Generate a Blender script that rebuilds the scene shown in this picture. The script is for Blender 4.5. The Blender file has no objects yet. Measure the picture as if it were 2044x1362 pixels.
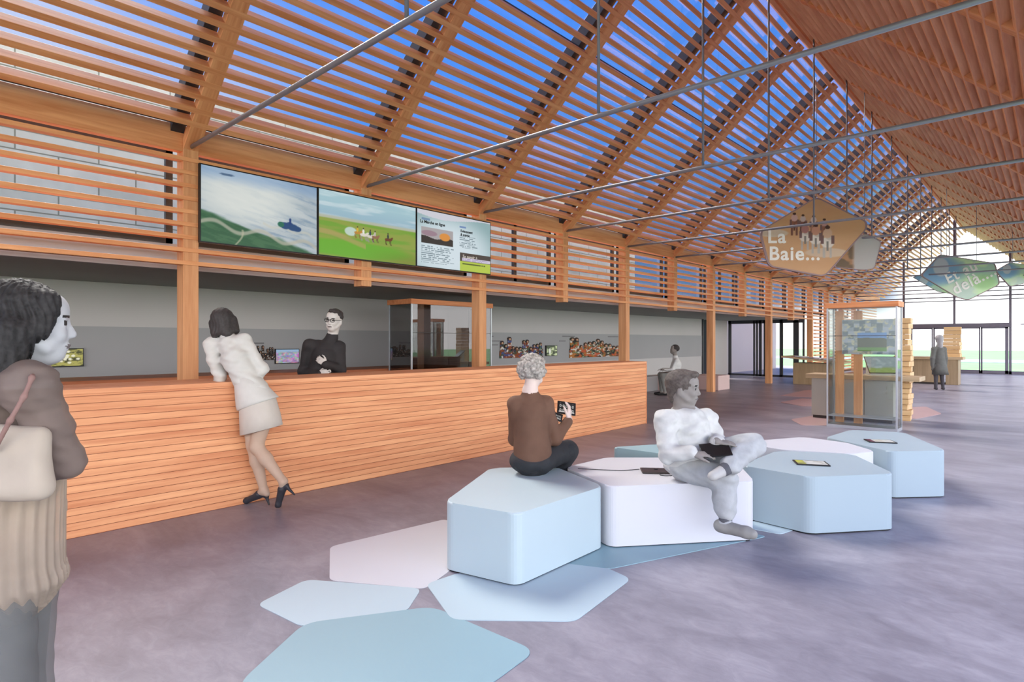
import bpy, bmesh, math, random
import numpy as np
from mathutils import Vector, Matrix, Euler
random.seed(4); np.random.seed(4)
sc = bpy.context.scene
PI = math.pi
# ---------------------------------------------------------------- camera
YAW = math.radians(42.3768)
FPX = 1192.48
cd = bpy.data.cameras.new('camera'); cam = bpy.data.objects.new('camera', cd)
sc.collection.objects.link(cam); sc.camera = cam
cd.sensor_width = 36; cd.lens = 36 * FPX / 2044; cd.clip_end = 600; cd.clip_start = .05
cam.location = (0, 0, 1.5); cam.rotation_euler = (PI / 2, 0, YAW)
# ---------------------------------------------------------------- light
sc.view_settings.view_transform = 'Standard'; sc.view_settings.look = 'None'
sc.view_settings.gamma = 1; sc.view_settings.use_curve_mapping = False
sc.view_settings.exposure = 0.24
W = bpy.data.worlds.new('sky'); sc.world = W; W.use_nodes = True
nt = W.node_tree; nt.nodes.clear()
def wn(t, **k):
    n = nt.nodes.new(t)
    for a, b in k.items(): setattr(n, a, b)
    return n
def build_world():
    L = nt.links.new
    out = wn('ShaderNodeOutputWorld'); bg = wn('ShaderNodeBackground'); L(bg.outputs[0], out.inputs[0])
    tc = wn('ShaderNodeTexCoord'); sp = wn('ShaderNodeSeparateXYZ'); L(tc.outputs['Generated'], sp.inputs[0])
    r = wn('ShaderNodeValToRGB'); L(sp.outputs[2], r.inputs[0])
    e = r.color_ramp.elements
    e[0].position = 0.0; e[0].color = (1.0, 1.0, 1.0, 1)
    e[1].position = 1.0; e[1].color = (.10, .27, .68, 1)
    for p, c in ((.035, (1.0, 1.0, 1.0)), (.06, (.09, .17, .30)), (.20, (.085, .19, .42)), (.32, (.075, .24, .70)), (.50, (.06, .22, .74))):
        x = e.new(p); x.color = (*c, 1)
    # white haze from the north round to the east, blue in the north-west
    hz = wn('ShaderNodeMapRange', interpolation_type='SMOOTHSTEP'); hz.inputs[1].default_value = -.20; hz.inputs[2].default_value = -.13; L(sp.outputs[0], hz.inputs[0])
    hu = wn('ShaderNodeMapRange', interpolation_type='SMOOTHSTEP'); hu.inputs[1].default_value = .30; hu.inputs[2].default_value = .55; hu.inputs[3].default_value = 1; hu.inputs[4].default_value = 0; L(sp.outputs[2], hu.inputs[0])
    hm = wn('ShaderNodeMath', operation='MULTIPLY'); L(hz.outputs[0], hm.inputs[0]); L(hu.outputs[0], hm.inputs[1])
    ha = wn('ShaderNodeMapRange', interpolation_type='SMOOTHSTEP'); ha.inputs[1].default_value = -.06; ha.inputs[2].default_value = .04; L(sp.outputs[0], ha.inputs[0])
    hb = wn('ShaderNodeMapRange', interpolation_type='SMOOTHSTEP'); hb.inputs[1].default_value = .155; hb.inputs[2].default_value = .19; hb.inputs[3].default_value = 1; hb.inputs[4].default_value = 0; L(sp.outputs[2], hb.inputs[0])
    hc_ = wn('ShaderNodeMath', operation='MAXIMUM'); L(ha.outputs[0], hc_.inputs[0]); L(hb.outputs[0], hc_.inputs[1])
    hq = wn('ShaderNodeMath', operation='MULTIPLY'); L(hm.outputs[0], hq.inputs[0]); L(hc_.outputs[0], hq.inputs[1]); hm = hq
    m0 = wn('ShaderNodeMix', data_type='RGBA'); L(hm.outputs[0], m0.inputs[0]); L(r.outputs[0], m0.inputs[6]); m0.inputs[7].default_value = (1, 1, 1, 1)
    no = wn('ShaderNodeTexNoise'); no.inputs['Scale'].default_value = 3.2; no.inputs['Detail'].default_value = 6
    mp = wn('ShaderNodeMapping'); mp.inputs['Scale'].default_value = (1, 1, 2.2); L(tc.outputs['Generated'], mp.inputs[0]); L(mp.outputs[0], no.inputs[0])
    # clouds gather towards the west
    dt = wn('ShaderNodeVectorMath', operation='DOT_PRODUCT'); dt.inputs[1].default_value = (-.95, -.3, 0); L(tc.outputs['Generated'], dt.inputs[0])
    ma = wn('ShaderNodeMath', operation='MULTIPLY_ADD'); ma.inputs[1].default_value = .5; L(no.outputs[0], ma.inputs[0]); L(dt.outputs['Value'], ma.inputs[2])
    cr = wn('ShaderNodeMapRange', interpolation_type='SMOOTHSTEP'); cr.inputs[1].default_value = .80; cr.inputs[2].default_value = 1.12; cr.inputs[4].default_value = .9; L(ma.outputs[0], cr.inputs[0])
    mx = wn('ShaderNodeMix', data_type='RGBA'); L(cr.outputs[0], mx.inputs[0]); L(m0.outputs[2], mx.inputs[6]); mx.inputs[7].default_value = (.46, .52, .72, 1)
    # brighter near the horizon
    st = wn('ShaderNodeMapRange'); st.inputs[1].default_value = .16; st.inputs[2].default_value = .34; st.inputs[1].default_value = 0; st.inputs[2].default_value = 1; st.inputs[3].default_value = SKY_HIGH; st.inputs[4].default_value = SKY_LOW
    L(hm.outputs[0], st.inputs[0]); L(mx.outputs[2], bg.inputs[0])
    # broad fill glow added to the unseen south-east sky to brighten the hall
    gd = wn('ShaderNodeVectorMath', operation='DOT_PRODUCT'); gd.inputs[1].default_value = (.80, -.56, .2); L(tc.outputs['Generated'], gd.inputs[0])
    gr = wn('ShaderNodeMapRange', interpolation_type='SMOOTHSTEP'); gr.inputs[1].default_value = .0; gr.inputs[2].default_value = .9; gr.inputs[3].default_value = 1; gr.inputs[4].default_value = FILL_GLOW; L(gd.outputs['Value'], gr.inputs[0])
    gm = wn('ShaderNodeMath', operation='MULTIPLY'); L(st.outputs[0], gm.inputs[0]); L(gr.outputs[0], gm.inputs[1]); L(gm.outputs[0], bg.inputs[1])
SKY_LOW, SKY_HIGH, FILL_GLOW = 2.0, 1.15, 2.3
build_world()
sd = bpy.data.lights.new('sun', 'SUN'); sd.energy = 8.0; sd.angle = math.radians(26); sd.color = (1, .96, .9)
so = bpy.data.objects.new('sun', sd); sc.collection.objects.link(so); so.location = (-20, 5, 30)
so.rotation_euler = Vector((.69, -.10, -.72)).to_track_quat('-Z', 'Y').to_euler()

# ---------------------------------------------------------------- helpers
COL = sc.collection
def tag(o, label=None, cat=None, group=None, kind=None):
    if label: o['label'] = label
    if cat: o['category'] = cat
    if group: o['group'] = group
    if kind: o['kind'] = kind
    return o
def empty(name, loc=(0, 0, 0), rz=0, **k):
    o = bpy.data.objects.new(name, None); COL.objects.link(o); o.location = loc; o.rotation_euler = (0, 0, rz)
    o.empty_display_size = .1
    return tag(o, **k)
def link(name, me, mat=None, parent=None, loc=(0, 0, 0), rot=(0, 0, 0), smooth=False, **k):
    o = bpy.data.objects.new(name, me); COL.objects.link(o); o.location = loc; o.rotation_euler = rot
    if mat:
        for m in (mat if isinstance(mat, (list, tuple)) else [mat]): me.materials.append(m)
    if parent: o.parent = parent
    if smooth:
        for p in me.polygons: p.use_smooth = True
    return tag(o, **k)
class B:
    """collects shapes into one bmesh"""
    def __init__(s): s.bm = bmesh.new()
    def box(s, x0, x1, y0, y1, z0, z1, bev=0, mi=0):
        vs = [s.bm.verts.new(p) for p in ((x0,y0,z0),(x1,y0,z0),(x1,y1,z0),(x0,y1,z0),(x0,y0,z1),(x1,y0,z1),(x1,y1,z1),(x0,y1,z1))]
        fs = [s.bm.faces.new([vs[i] for i in q]) for q in ((3,2,1,0),(4,5,6,7),(0,1,5,4),(1,2,6,5),(2,3,7,6),(3,0,4,7))]
        for f in fs: f.material_index = mi
        if bev:
            es = list({e for f in fs for e in f.edges})
            r = bmesh.ops.bevel(s.bm, geom=es, offset=bev, segments=2, affect='EDGES', profile=.5)
            for f in r['faces']: f.material_index = mi
        return s
    def cyl(s, p0, p1, r0, r1=None, n=14, mi=0):
        r1 = r0 if r1 is None else r1
        p0, p1 = Vector(p0), Vector(p1); d = (p1 - p0).normalized()
        a = d.orthogonal().normalized(); b = d.cross(a)
        A = [s.bm.verts.new(p0 + (a * math.cos(t) + b * math.sin(t)) * r0) for t in [2*PI*i/n for i in range(n)]]
        C = [s.bm.verts.new(p1 + (a * math.cos(t) + b * math.sin(t)) * r1) for t in [2*PI*i/n for i in range(n)]]
        for i in range(n):
            f = s.bm.faces.new((A[i], A[(i+1) % n], C[(i+1) % n], C[i])); f.smooth = True; f.material_index = mi
        s.bm.faces.new(A[::-1]).material_index = mi; s.bm.faces.new(C).material_index = mi
        return s
    def prism(s, pts, z0, z1, bev=0, mi=0, seg=3):
        lo = [s.bm.verts.new((x, y, z0)) for x, y in pts]; hi = [s.bm.verts.new((x, y, z1)) for x, y in pts]
        n = len(pts); s.bm.faces.new(lo[::-1]).material_index = mi; t = s.bm.faces.new(hi); t.material_index = mi
        for i in range(n):
            f = s.bm.faces.new((lo[i], lo[(i+1) % n], hi[(i+1) % n], hi[i])); f.material_index = mi
        if bev: bmesh.ops.bevel(s.bm, geom=list(t.edges), offset=bev, segments=seg, affect='EDGES', profile=.5)
        return s
    def me(s, name):
        bmesh.ops.recalc_face_normals(s.bm, faces=s.bm.faces)
        m = bpy.data.meshes.new(name); s.bm.to_mesh(m); s.bm.free(); return m
    def obj(s, name, mat, parent=None, **k):
        return link(name, s.me(name), mat, parent, **k)
def rounded(pts, r, n=6):
    """round the corners of a polygon (counterclockwise or not)"""
    out = []; N = len(pts)
    for i in range(N):
        p = Vector(pts[i]); a = Vector(pts[i-1]) - p; b = Vector(pts[(i+1) % N]) - p
        d = min(r, a.length * .45, b.length * .45)
        A = p + a.normalized() * d; C = p + b.normalized() * d
        for k in range(n + 1):
            t = k / n; q = A * (1-t)**2 + p * 2*t*(1-t) + C * t*t
            out.append((q.x, q.y))
    return out
def ordinal(i):
    return ['first','second','third','fourth','fifth','sixth','seventh','eighth','ninth','tenth','eleventh','twelfth','thirteenth','fourteenth','fifteenth','sixteenth','seventeenth'][i]
# ---------------------------------------------------------------- materials
def lin(r, g, b):
    f = lambda c: (c/255/12.92) if c/255 <= .04045 else ((c/255+.055)/1.055)**2.4
    return (f(r), f(g), f(b), 1)
def newmat(name):
    m = bpy.data.materials.new(name); m.use_nodes = True
    t = m.node_tree; return m, t, t.nodes['Principled BSDF'], t.links.new
def setp(b, **k):
    for a, v in k.items():
        n = {'rough':'Roughness','metal':'Metallic','col':'Base Color','alpha':'Alpha','spec':'Specular IOR Level','trans':'Transmission Weight','coat':'Coat Weight'}[a]
        b.inputs[n].default_value = v
def plain(name, col, rough=.6, metal=0, noise=.06, scale=6, spec=.4, alpha=1, bump=0, nscale=None):
    m, t, b, L = newmat(name); setp(b, rough=rough, metal=metal, spec=spec, alpha=alpha)
    tc = t.nodes.new('ShaderNodeTexCoord'); no = t.nodes.new('ShaderNodeTexNoise'); no.inputs['Scale'].default_value = scale; no.inputs['Detail'].default_value = 5
    L(tc.outputs['Object'], no.inputs[0])
    mr = t.nodes.new('ShaderNodeMapRange'); mr.inputs[1].default_value = .3; mr.inputs[2].default_value = .7; mr.inputs[3].default_value = 1-noise; mr.inputs[4].default_value = 1+noise
    L(no.outputs[0], mr.inputs[0])
    mu = t.nodes.new('ShaderNodeVectorMath'); mu.operation = 'SCALE'; mu.inputs[0].default_value = col[:3]; L(mr.outputs[0], mu.inputs['Scale']); L(mu.outputs[0], b.inputs['Base Color'])
    if bump:
        bp = t.nodes.new('ShaderNodeBump'); bp.inputs['Strength'].default_value = bump; bp.inputs['Distance'].default_value = .01; L(no.outputs[0], bp.inputs['Height']); L(bp.outputs[0], b.inputs['Normal'])
    return m
def wood(name, c0, c1, axis=0, rough=.5, boards=None, dark=None, board_axis=2, gscale=1.0, knots=True, alpha=1):
    """timber with the grain along one local axis; boards = pitch of joints across board_axis"""
    m, t, b, L = newmat(name); setp(b, rough=rough, spec=.3, alpha=alpha)
    N = t.nodes.new
    tc = N('ShaderNodeTexCoord'); oi = N('ShaderNodeObjectInfo')
    add = N('ShaderNodeVectorMath'); add.operation = 'ADD'; L(tc.outputs['Object'], add.inputs[0])
    cmb = N('ShaderNodeCombineXYZ'); ml = N('ShaderNodeMath'); ml.operation = 'MULTIPLY'; ml.inputs[1].default_value = 37; L(oi.outputs['Random'], ml.inputs[0])
    for i in range(3): L(ml.outputs[0], cmb.inputs[i])
    L(cmb.outputs[0], add.inputs[1])
    src = add.outputs[0]
    bid = None
    if boards:
        sp = N('ShaderNodeSeparateXYZ'); L(tc.outputs['Object'], sp.inputs[0])
        dv = N('ShaderNodeMath'); dv.operation = 'DIVIDE'; dv.inputs[1].default_value = boards; L(sp.outputs[board_axis], dv.inputs[0])
        fl = N('ShaderNodeMath'); fl.operation = 'FLOOR'; L(dv.outputs[0], fl.inputs[0])
        fr = N('ShaderNodeMath'); fr.operation = 'FRACT'; L(dv.outputs[0], fr.inputs[0])
        m2 = N('ShaderNodeMath'); m2.operation = 'MULTIPLY'; m2.inputs[1].default_value = 5.37; L(fl.outputs[0], m2.inputs[0])
        c2 = N('ShaderNodeCombineXYZ')
        for i in range(3): L(m2.outputs[0], c2.inputs[i])
        a2 = N('ShaderNodeVectorMath'); a2.operation = 'ADD'; L(src, a2.inputs[0]); L(c2.outputs[0], a2.inputs[1]); src = a2.outputs[0]
        bid = fr.outputs[0]
    mp = N('ShaderNodeMapping'); s = [22*gscale]*3; s[axis] = 1.1*gscale; mp.inputs['Scale'].default_value = s; L(src, mp.inputs[0])
    n1 = N('ShaderNodeTexNoise'); n1.inputs['Scale'].default_value = 1; n1.inputs['Detail'].default_value = 7; n1.inputs['Roughness'].default_value = .62; n1.inputs['Distortion'].default_value = .5; L(mp.outputs[0], n1.inputs[0])
    mp2 = N('ShaderNodeMapping'); s = [5*gscale]*3; s[axis] = .55*gscale; mp2.inputs['Scale'].default_value = s; L(src, mp2.inputs[0])
    n2 = N('ShaderNodeTexNoise'); n2.inputs['Scale'].default_value = 1; n2.inputs['Detail'].default_value = 3; L(mp2.outputs[0], n2.inputs[0])
    av = N('ShaderNodeMath'); av.operation = 'ADD'; L(n1.outputs[0], av.inputs[0]); L(n2.outputs[0], av.inputs[1])
    r = N('ShaderNodeValToRGB'); e = r.color_ramp.elements
    mr = N('ShaderNodeMapRange'); mr.inputs[1].default_value = .72; mr.inputs[2].default_value = 1.28; L(av.outputs[0], mr.inputs[0]); L(mr.outputs[0], r.inputs[0])
    e[0].position = .05; e[0].color = c0; e[1].position = .95; e[1].color = c1
    col = r.outputs[0]
    if boards:
        # thin dark joint between boards
        lt = N('ShaderNodeMath'); lt.operation = 'LESS_THAN'; lt.inputs[1].default_value = .075; L(bid, lt.inputs[0])
        mx = N('ShaderNodeMix'); mx.data_type = 'RGBA'; L(lt.outputs[0], mx.inputs[0]); L(col, mx.inputs[6]); mx.inputs[7].default_value = dark or lin(120, 66, 40)
        col = mx.outputs[2]
        bp = N('ShaderNodeBump'); bp.inputs['Strength'].default_value = .5; bp.inputs['Distance'].default_value = .004; bp.invert = True; L(lt.outputs[0], bp.inputs['Height']); L(bp.outputs[0], b.inputs['Normal'])
    else:
        bp = N('ShaderNodeBump'); bp.inputs['Strength'].default_value = .12; bp.inputs['Distance'].default_value = .003; L(n1.outputs[0], bp.inputs['Height']); L(bp.outputs[0], b.inputs['Normal'])
    L(col, b.inputs['Base Color'])
    return m
def glassmat(name, tint=(1, 1, 1, 1), refl=.06, rough=.0, fk=.7):
    m, t, b, L = newmat(name); t.nodes.remove(b)
    out = t.nodes['Material Output']
    tr = t.nodes.new('ShaderNodeBsdfTransparent'); tr.inputs[0].default_value = tint
    gl = t.nodes.new('ShaderNodeBsdfGlossy'); gl.inputs['Roughness'].default_value = rough
    fr = t.nodes.new('ShaderNodeFresnel'); fr.inputs[0].default_value = 1.35
    mm = t.nodes.new('ShaderNodeMath'); mm.operation = 'MULTIPLY_ADD'; mm.inputs[1].default_value = fk; mm.inputs[2].default_value = refl; L(fr.outputs[0], mm.inputs[0])
    mx = t.nodes.new('ShaderNodeMixShader'); L(mm.outputs[0], mx.inputs[0]); L(tr.outputs[0], mx.inputs[1]); L(gl.outputs[0], mx.inputs[2]); L(mx.outputs[0], out.inputs[0])
    return m
def vcmat(name, emit=0, rough=.5, alpha=1):
    m, t, b, L = newmat(name); setp(b, rough=rough, alpha=alpha, spec=.3)
    a = t.nodes.new('ShaderNodeVertexColor'); a.layer_name = 'Col'; L(a.outputs[0], b.inputs['Base Color'])
    if emit:
        for l in list(t.links):
            if l.to_socket == b.inputs['Base Color']: t.links.remove(l)
        b.inputs['Base Color'].default_value = (.01, .01, .01, 1); L(a.outputs[0], b.inputs['Emission Color']); b.inputs['Emission Strength'].default_value = emit
    return m
def floormat():
    m, t, b, L = newmat('polished_concrete'); setp(b, spec=.22)
    N = t.nodes.new; tc = N('ShaderNodeTexCoord')
    mp = N('ShaderNodeMapping'); mp.inputs['Scale'].default_value = (.8, 1.5, 1); mp.inputs['Rotation'].default_value = (0, 0, .6); L(tc.outputs['Object'], mp.inputs[0])
    n1 = N('ShaderNodeTexNoise'); n1.inputs['Scale'].default_value = 1.0; n1.inputs['Detail'].default_value = 8; n1.inputs['Roughness'].default_value = .62; n1.inputs['Distortion'].default_value = .7; L(mp.outputs[0], n1.inputs[0])
    n2 = N('ShaderNodeTexNoise'); n2.inputs['Scale'].default_value = 7; n2.inputs['Detail'].default_value = 8; n2.inputs['Roughness'].default_value = .7; n2.inputs['Distortion'].default_value = 1; L(mp.outputs[0], n2.inputs[0])
    ad = N('ShaderNodeMath'); ad.operation = 'MULTIPLY_ADD'; ad.inputs[1].default_value = .55; L(n2.outputs[0], ad.inputs[0]); L(n1.outputs[0], ad.inputs[2])
    r = N('ShaderNodeValToRGB'); L(ad.outputs[0], r.inputs[0]); e = r.color_ramp.elements
    e[0].position = .60; e[0].color = lin(124, 119, 128); e[1].position = .98; e[1].color = lin(160, 155, 163)
    x = e.new(.78); x.color = lin(141, 136, 145)
    # sparse fine pale scratches of the trowelled surface
    n3 = N('ShaderNodeTexNoise'); n3.inputs['Scale'].default_value = 14; n3.inputs['Detail'].default_value = 10; n3.inputs['Roughness'].default_value = .8; L(tc.outputs['Object'], n3.inputs[0])
    mr = N('ShaderNodeMapRange'); mr.inputs[1].default_value = .60; mr.inputs[2].default_value = .74; mr.inputs[4].default_value = .3; L(n3.outputs[0], mr.inputs[0])
    mx = N('ShaderNodeMix'); mx.data_type = 'RGBA'; L(mr.outputs[0], mx.inputs[0]); L(r.outputs[0], mx.inputs[6]); mx.inputs[7].default_value = lin(196, 188, 194); L(mx.outputs[2], b.inputs['Base Color'])
    rr = N('ShaderNodeMapRange'); rr.inputs[3].default_value = .26; rr.inputs[4].default_value = .50; L(n2.outputs[0], rr.inputs[0]); L(rr.outputs[0], b.inputs['Roughness'])
    return m
def stonemat():
    m, t, b, L = newmat('stone_blocks'); setp(b, rough=.85)
    N = t.nodes.new; tc = N('ShaderNodeTexCoord'); mp = N('ShaderNodeMapping'); mp.inputs['Rotation'].default_value = (PI/2, 0, PI/2)
    sp = N('ShaderNodeSeparateXYZ'); cb = N('ShaderNodeCombineXYZ'); L(tc.outputs['Object'], sp.inputs[0]); L(sp.outputs[1], cb.inputs[0]); L(sp.outputs[2], cb.inputs[1])
    br = N('ShaderNodeTexBrick'); L(cb.outputs[0], br.inputs[0]); br.inputs['Scale'].default_value = 1; br.inputs['Brick Width'].default_value = 1.15; br.inputs['Row Height'].default_value = .33; br.inputs['Mortar Size'].default_value = .012
    br.inputs['Color1'].default_value = lin(200, 200, 180); br.inputs['Color2'].default_value = lin(184, 186, 166); br.inputs['Mortar'].default_value = lin(128, 128, 108)
    no = N('ShaderNodeTexNoise'); no.inputs['Scale'].default_value = 3; no.inputs['Detail'].default_value = 8; L(tc.outputs['Object'], no.inputs[0])
    mr = N('ShaderNodeMapRange'); mr.inputs[3].default_value = .75; mr.inputs[4].default_value = 1.2; L(no.outputs[0], mr.inputs[0])
    mu = N('ShaderNodeVectorMath'); mu.operation = 'SCALE'; L(br.outputs[0], mu.inputs[0]); L(mr.outputs[0], mu.inputs['Scale']); L(mu.outputs[0], b.inputs['Base Color'])
    return m
M = {}
WC0, WC1 = lin(210, 134, 84), lin(240, 174, 122)
M['beam'] = wood('timber_beam', WC0, WC1, 0)
M['beamz'] = wood('timber_post_wood', lin(200, 136, 90), lin(230, 172, 124), 2)
M['deck'] = wood('timber_deck', lin(150, 90, 58), lin(178, 112, 74), 1)
M['counter'] = wood('counter_boards', lin(202, 130, 90), lin(234, 172, 126), 1, boards=.0565, dark=lin(128, 68, 44))
M['countertop'] = wood('counter_top_wood', lin(212, 142, 100), lin(236, 174, 130), 1)
M['backwood'] = wood('back_counter_wood', lin(160, 92, 60), lin(190, 118, 80), 1)
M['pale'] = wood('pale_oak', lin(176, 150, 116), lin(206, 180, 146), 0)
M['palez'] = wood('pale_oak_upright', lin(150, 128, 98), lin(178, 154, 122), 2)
M['palelight'] = wood('light_block_wood', lin(206, 164, 112), lin(234, 198, 150), 0)
M['frame_wood'] = wood('vitrine_wood', lin(206, 124, 78), lin(232, 158, 108), 0)
M['steel'] = plain('grey_painted_steel', lin(134, 134, 142), .45, .3, .05)
M['darksteel'] = plain('dark_steel', lin(66, 62, 62), .5, .3, .08)
M['frame'] = plain('anthracite_frame', lin(62, 63, 68), .5, .2, .05)
M['gframe'] = plain('aluminium_frame', lin(118, 114, 126), .45, .3, .05)
M['floor'] = floormat()
M['stone'] = stonemat()
M['soffit'] = plain('grey_soffit', lin(146, 150, 144), .7, 0, .05, 1)
M['fascia'] = plain('grey_fascia', lin(176, 174, 180), .7, 0, .04, 1)
M['wall'] = plain('grey_plaster', lin(204, 200, 198), .8, 0, .02, 1)
M['wallband'] = plain('grey_wall_band', lin(172, 172, 174), .75, 0, .02, 1)
M['wallbase'] = plain('pale_wall_base', lin(206, 204, 204), .8, 0, .02, 1)
M['glass'] = glassmat('clear_glass', (.97, .98, .98, 1), .0, fk=.12)
M['vglass'] = glassmat('vitrine_glass', (.93, .95, .94, 1), .03)
M['dglass'] = glassmat('tinted_glass', (.62, .60, .60, 1), .08)
M['lawn'] = plain('lawn_grass', lin(150, 190, 128), .95, 0, .10, .5)
M['path'] = plain('pale_path', lin(190, 192, 200), .9, 0, .05, 1)
M['black'] = plain('black_plastic', lin(22, 22, 24), .35, 0, .05)
M['darkgrey'] = plain('charcoal_device', lin(58, 50, 48), .4, 0, .05)
M['cable'] = plain('cable_rubber', lin(60, 60, 64), .6)
M['metal'] = plain('brushed_metal', lin(190, 194, 200), .35, .6, .04)
M['cab'] = plain('grey_cabinet', lin(176, 170, 160), .7, 0, .04, 2)
M['letter'] = plain('white_lettering', lin(244, 240, 236), .6, 0, .01)
for n, c in dict(blue=(180, 196, 202), white=(206, 206, 212), greyblue=(162, 178, 186), teal=(152, 182, 188), dwhite=(202, 202, 208), dblue=(178, 196, 204), dteal=(138, 168, 178), pink=(182, 150, 146), pinkb=(206, 182, 180), greycube=(150, 150, 152)).items():
    M['s_'+n] = plain('laminate_'+n, lin(*c), .45, 0, .015, 1.5)

# ================================================================ SETTING
XF = -7.45; XR = .49; RX = -3.48; RZ = 7.23; EZ = 3.72; GY = 34.9; OY = 39.3; Y0 = -5.5
FY = [2.62 + 2.395 * k for k in range(-3, 14)]     # frame positions along the hall; index 3 is the first one in view
TH = math.atan2(RZ - EZ, RX - XF); CT, ST = math.cos(TH), math.sin(TH)
def struct(name, b, m, **k): return b.obj(name, m, kind='structure', **k)
struct('floor', B().box(-13.5, 7, Y0-1, GY+.15, -.12, 0), M['floor'])
struct('ground', B().box(-70, 70, -30, 130, -.6, -.13), M['lawn'])
struct('terrace', B().box(-14, 9, GY+.15, 38.5, -.3, -.02), plain('terrace_paving', lin(176, 176, 186), .8, 0, .05, 1))
struct('path', B().box(-30, 40, 57, 66, -.2, -.1), M['path'])
# back wall of the side aisle with a grey display band
wb = B().box(-10.95, -10.7, Y0-1, 23.2, 1.72, 2.39)
struct('wall_left', wb, M['wall'])
struct('wall_left', B().box(-10.95, -10.69, Y0-1, 23.2, .88, 1.72), M['wallband'])
struct('wall_left', B().box(-10.95, -10.7, Y0-1, 23.2, 0, .88), M['wallbase'])
struct('wall_left', B().box(-10.95, -10.75, 24.0, 25.9, 0, 2.39), M['wall'])
struct('ceiling', B().box(-11.1, -7.86, Y0-1, 26.2, 2.39, 2.55), M['soffit'])
struct('trim_1', B().box(-7.86, -7.80, Y0-1, 26.6, 2.36, 2.66), M['fascia'])
struct('trim_2', B().box(-10.99, -10.66, 23.2, 23.32, 0, 2.39), M['frame'])
struct('trim_3', B().box(-10.99, -10.66, 23.88, 24.0, 0, 2.39), M['frame'])
struct('wall_back', B().box(-13, 6, Y0-1.6, Y0-1.5, -.1, 1), M['wall'])
# stone building beyond the clerestory
struct('wall_stone', B().box(-13.0, -12.5, -12, 21, -.3, 6.4), M['stone'])
# closed roof deck over the right slope
def slope_pt(s, n, side):            # s along the slope from the eave, n = perpendicular offset outward; side -1 left, +1 right
    x = s * CT - n * ST; z = EZ + s * ST + n * CT
    return (XF + x, z) if side < 0 else (XR - x, z)
SL = (RX - XF) / CT
b = B()
pts = [slope_pt(-.2, .19, 1), slope_pt(SL+.05, .19, 1), slope_pt(SL+.05, .25, 1), slope_pt(-.2, .25, 1)]
lo = [b.bm.verts.new((x, Y0, z)) for x, z in pts]; hi = [b.bm.verts.new((x, OY, z)) for x, z in pts]
b.bm.faces.new(lo); b.bm.faces.new(hi[::-1])
for i in range(4): b.bm.faces.new((lo[i], lo[(i+1) % 4], hi[(i+1) % 4], hi[i]))
struct('ceiling', b, M['deck'])
# roof glazing over the left slope
b = B(); pts = [slope_pt(-.1, .40, -1), slope_pt(SL, .40, -1), slope_pt(SL, .412, -1), slope_pt(-.1, .412, -1)]
lo = [b.bm.verts.new((x, Y0, z)) for x, z in pts]; hi = [b.bm.verts.new((x, GY, z)) for x, z in pts]
b.bm.faces.new(lo); b.bm.faces.new(hi[::-1])
for i in range(4): b.bm.faces.new((lo[i], lo[(i+1) % 4], hi[(i+1) % 4], hi[i]))
struct('skylight', b, M['glass'])

# ---------------------------------------------------------------- slats (grain along local x, so beams are built along x and turned)
def beam_mesh(L, w, h, bev=.006):
    return B().box(-L/2, L/2, -w/2, w/2, -h/2, h/2, bev).me('beam')
def place_dir(o, p, xdir, zdir):
    x = Vector(xdir).normalized(); z = Vector(zdir); z = (z - x * z.dot(x)).normalized(); y = z.cross(x)
    o.matrix_world = Matrix(((x.x, y.x, z.x, p[0]), (x.y, y.y, z.y, p[1]), (x.z, y.z, z.z, p[2]), (0, 0, 0, 1)))
PITCH = .169
slat_me = beam_mesh(OY - Y0, .066, .135, .004); slat_me.materials.append(M['beam'])
slat_me2 = beam_mesh(OY - Y0, .075, .165, .004); slat_me2.materials.append(M['beam'])
nsl = int((SL - .34) / PITCH)
for side, nm in ((-1, 'left'), (1, 'right')):
    for i in range(nsl + 1):
        x, z = slope_pt(.34 + i * PITCH, .068 if side < 0 else .083, side)
        o = bpy.data.objects.new('roof_slat', slat_me if side < 0 else slat_me2); COL.objects.link(o)
        n = Vector((-ST * (1 if side < 0 else -1), 0, CT))
        if side > 0: n = Vector((ST*.90 + CT*.43, 0, CT*.90 - ST*.43))      # louvred boards, outer edge leaning down the slope
        place_dir(o, (x, (OY + Y0) / 2, z), (0, 1, 0), n)
        tag(o, ('long orange timber slat of the open roof slope with blue sky in its gaps' if side < 0 else 'long orange timber slat of the closed roof slope right of the ridge'), 'slat', 'timber slats of the %s roof slope' % nm)
wsl = beam_mesh(OY - .9 - Y0, .10, .048, .004); wsl.materials.append(M['beam'])
for i in range(9):
    z = 2.405 + i * .150
    o = bpy.data.objects.new('wall_slat', wsl); COL.objects.link(o); place_dir(o, (XF - .05 + .012, (OY - .9 + Y0) / 2, z), (0, 1, 0), (0, 0, 1))
    tag(o, 'thin horizontal timber slat of the high screen along the left wall, %s from the bottom' % ordinal(i), 'slat', 'high timber slats crossing the posts')
wsl2 = beam_mesh(GY - 27, .10, .048, .004); wsl2.materials.append(M['beam'])
for i in range(15):
    z = 2.405 - (i + 1) * .150
    o = bpy.data.objects.new('wall_slat', wsl2); COL.objects.link(o); place_dir(o, (XF - .038, (GY + 27) / 2, z), (0, 1, 0), (0, 0, 1))
    tag(o, 'low horizontal timber slat closing the last bays before the end glass wall', 'slat', 'low slats of the far bays')
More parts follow.
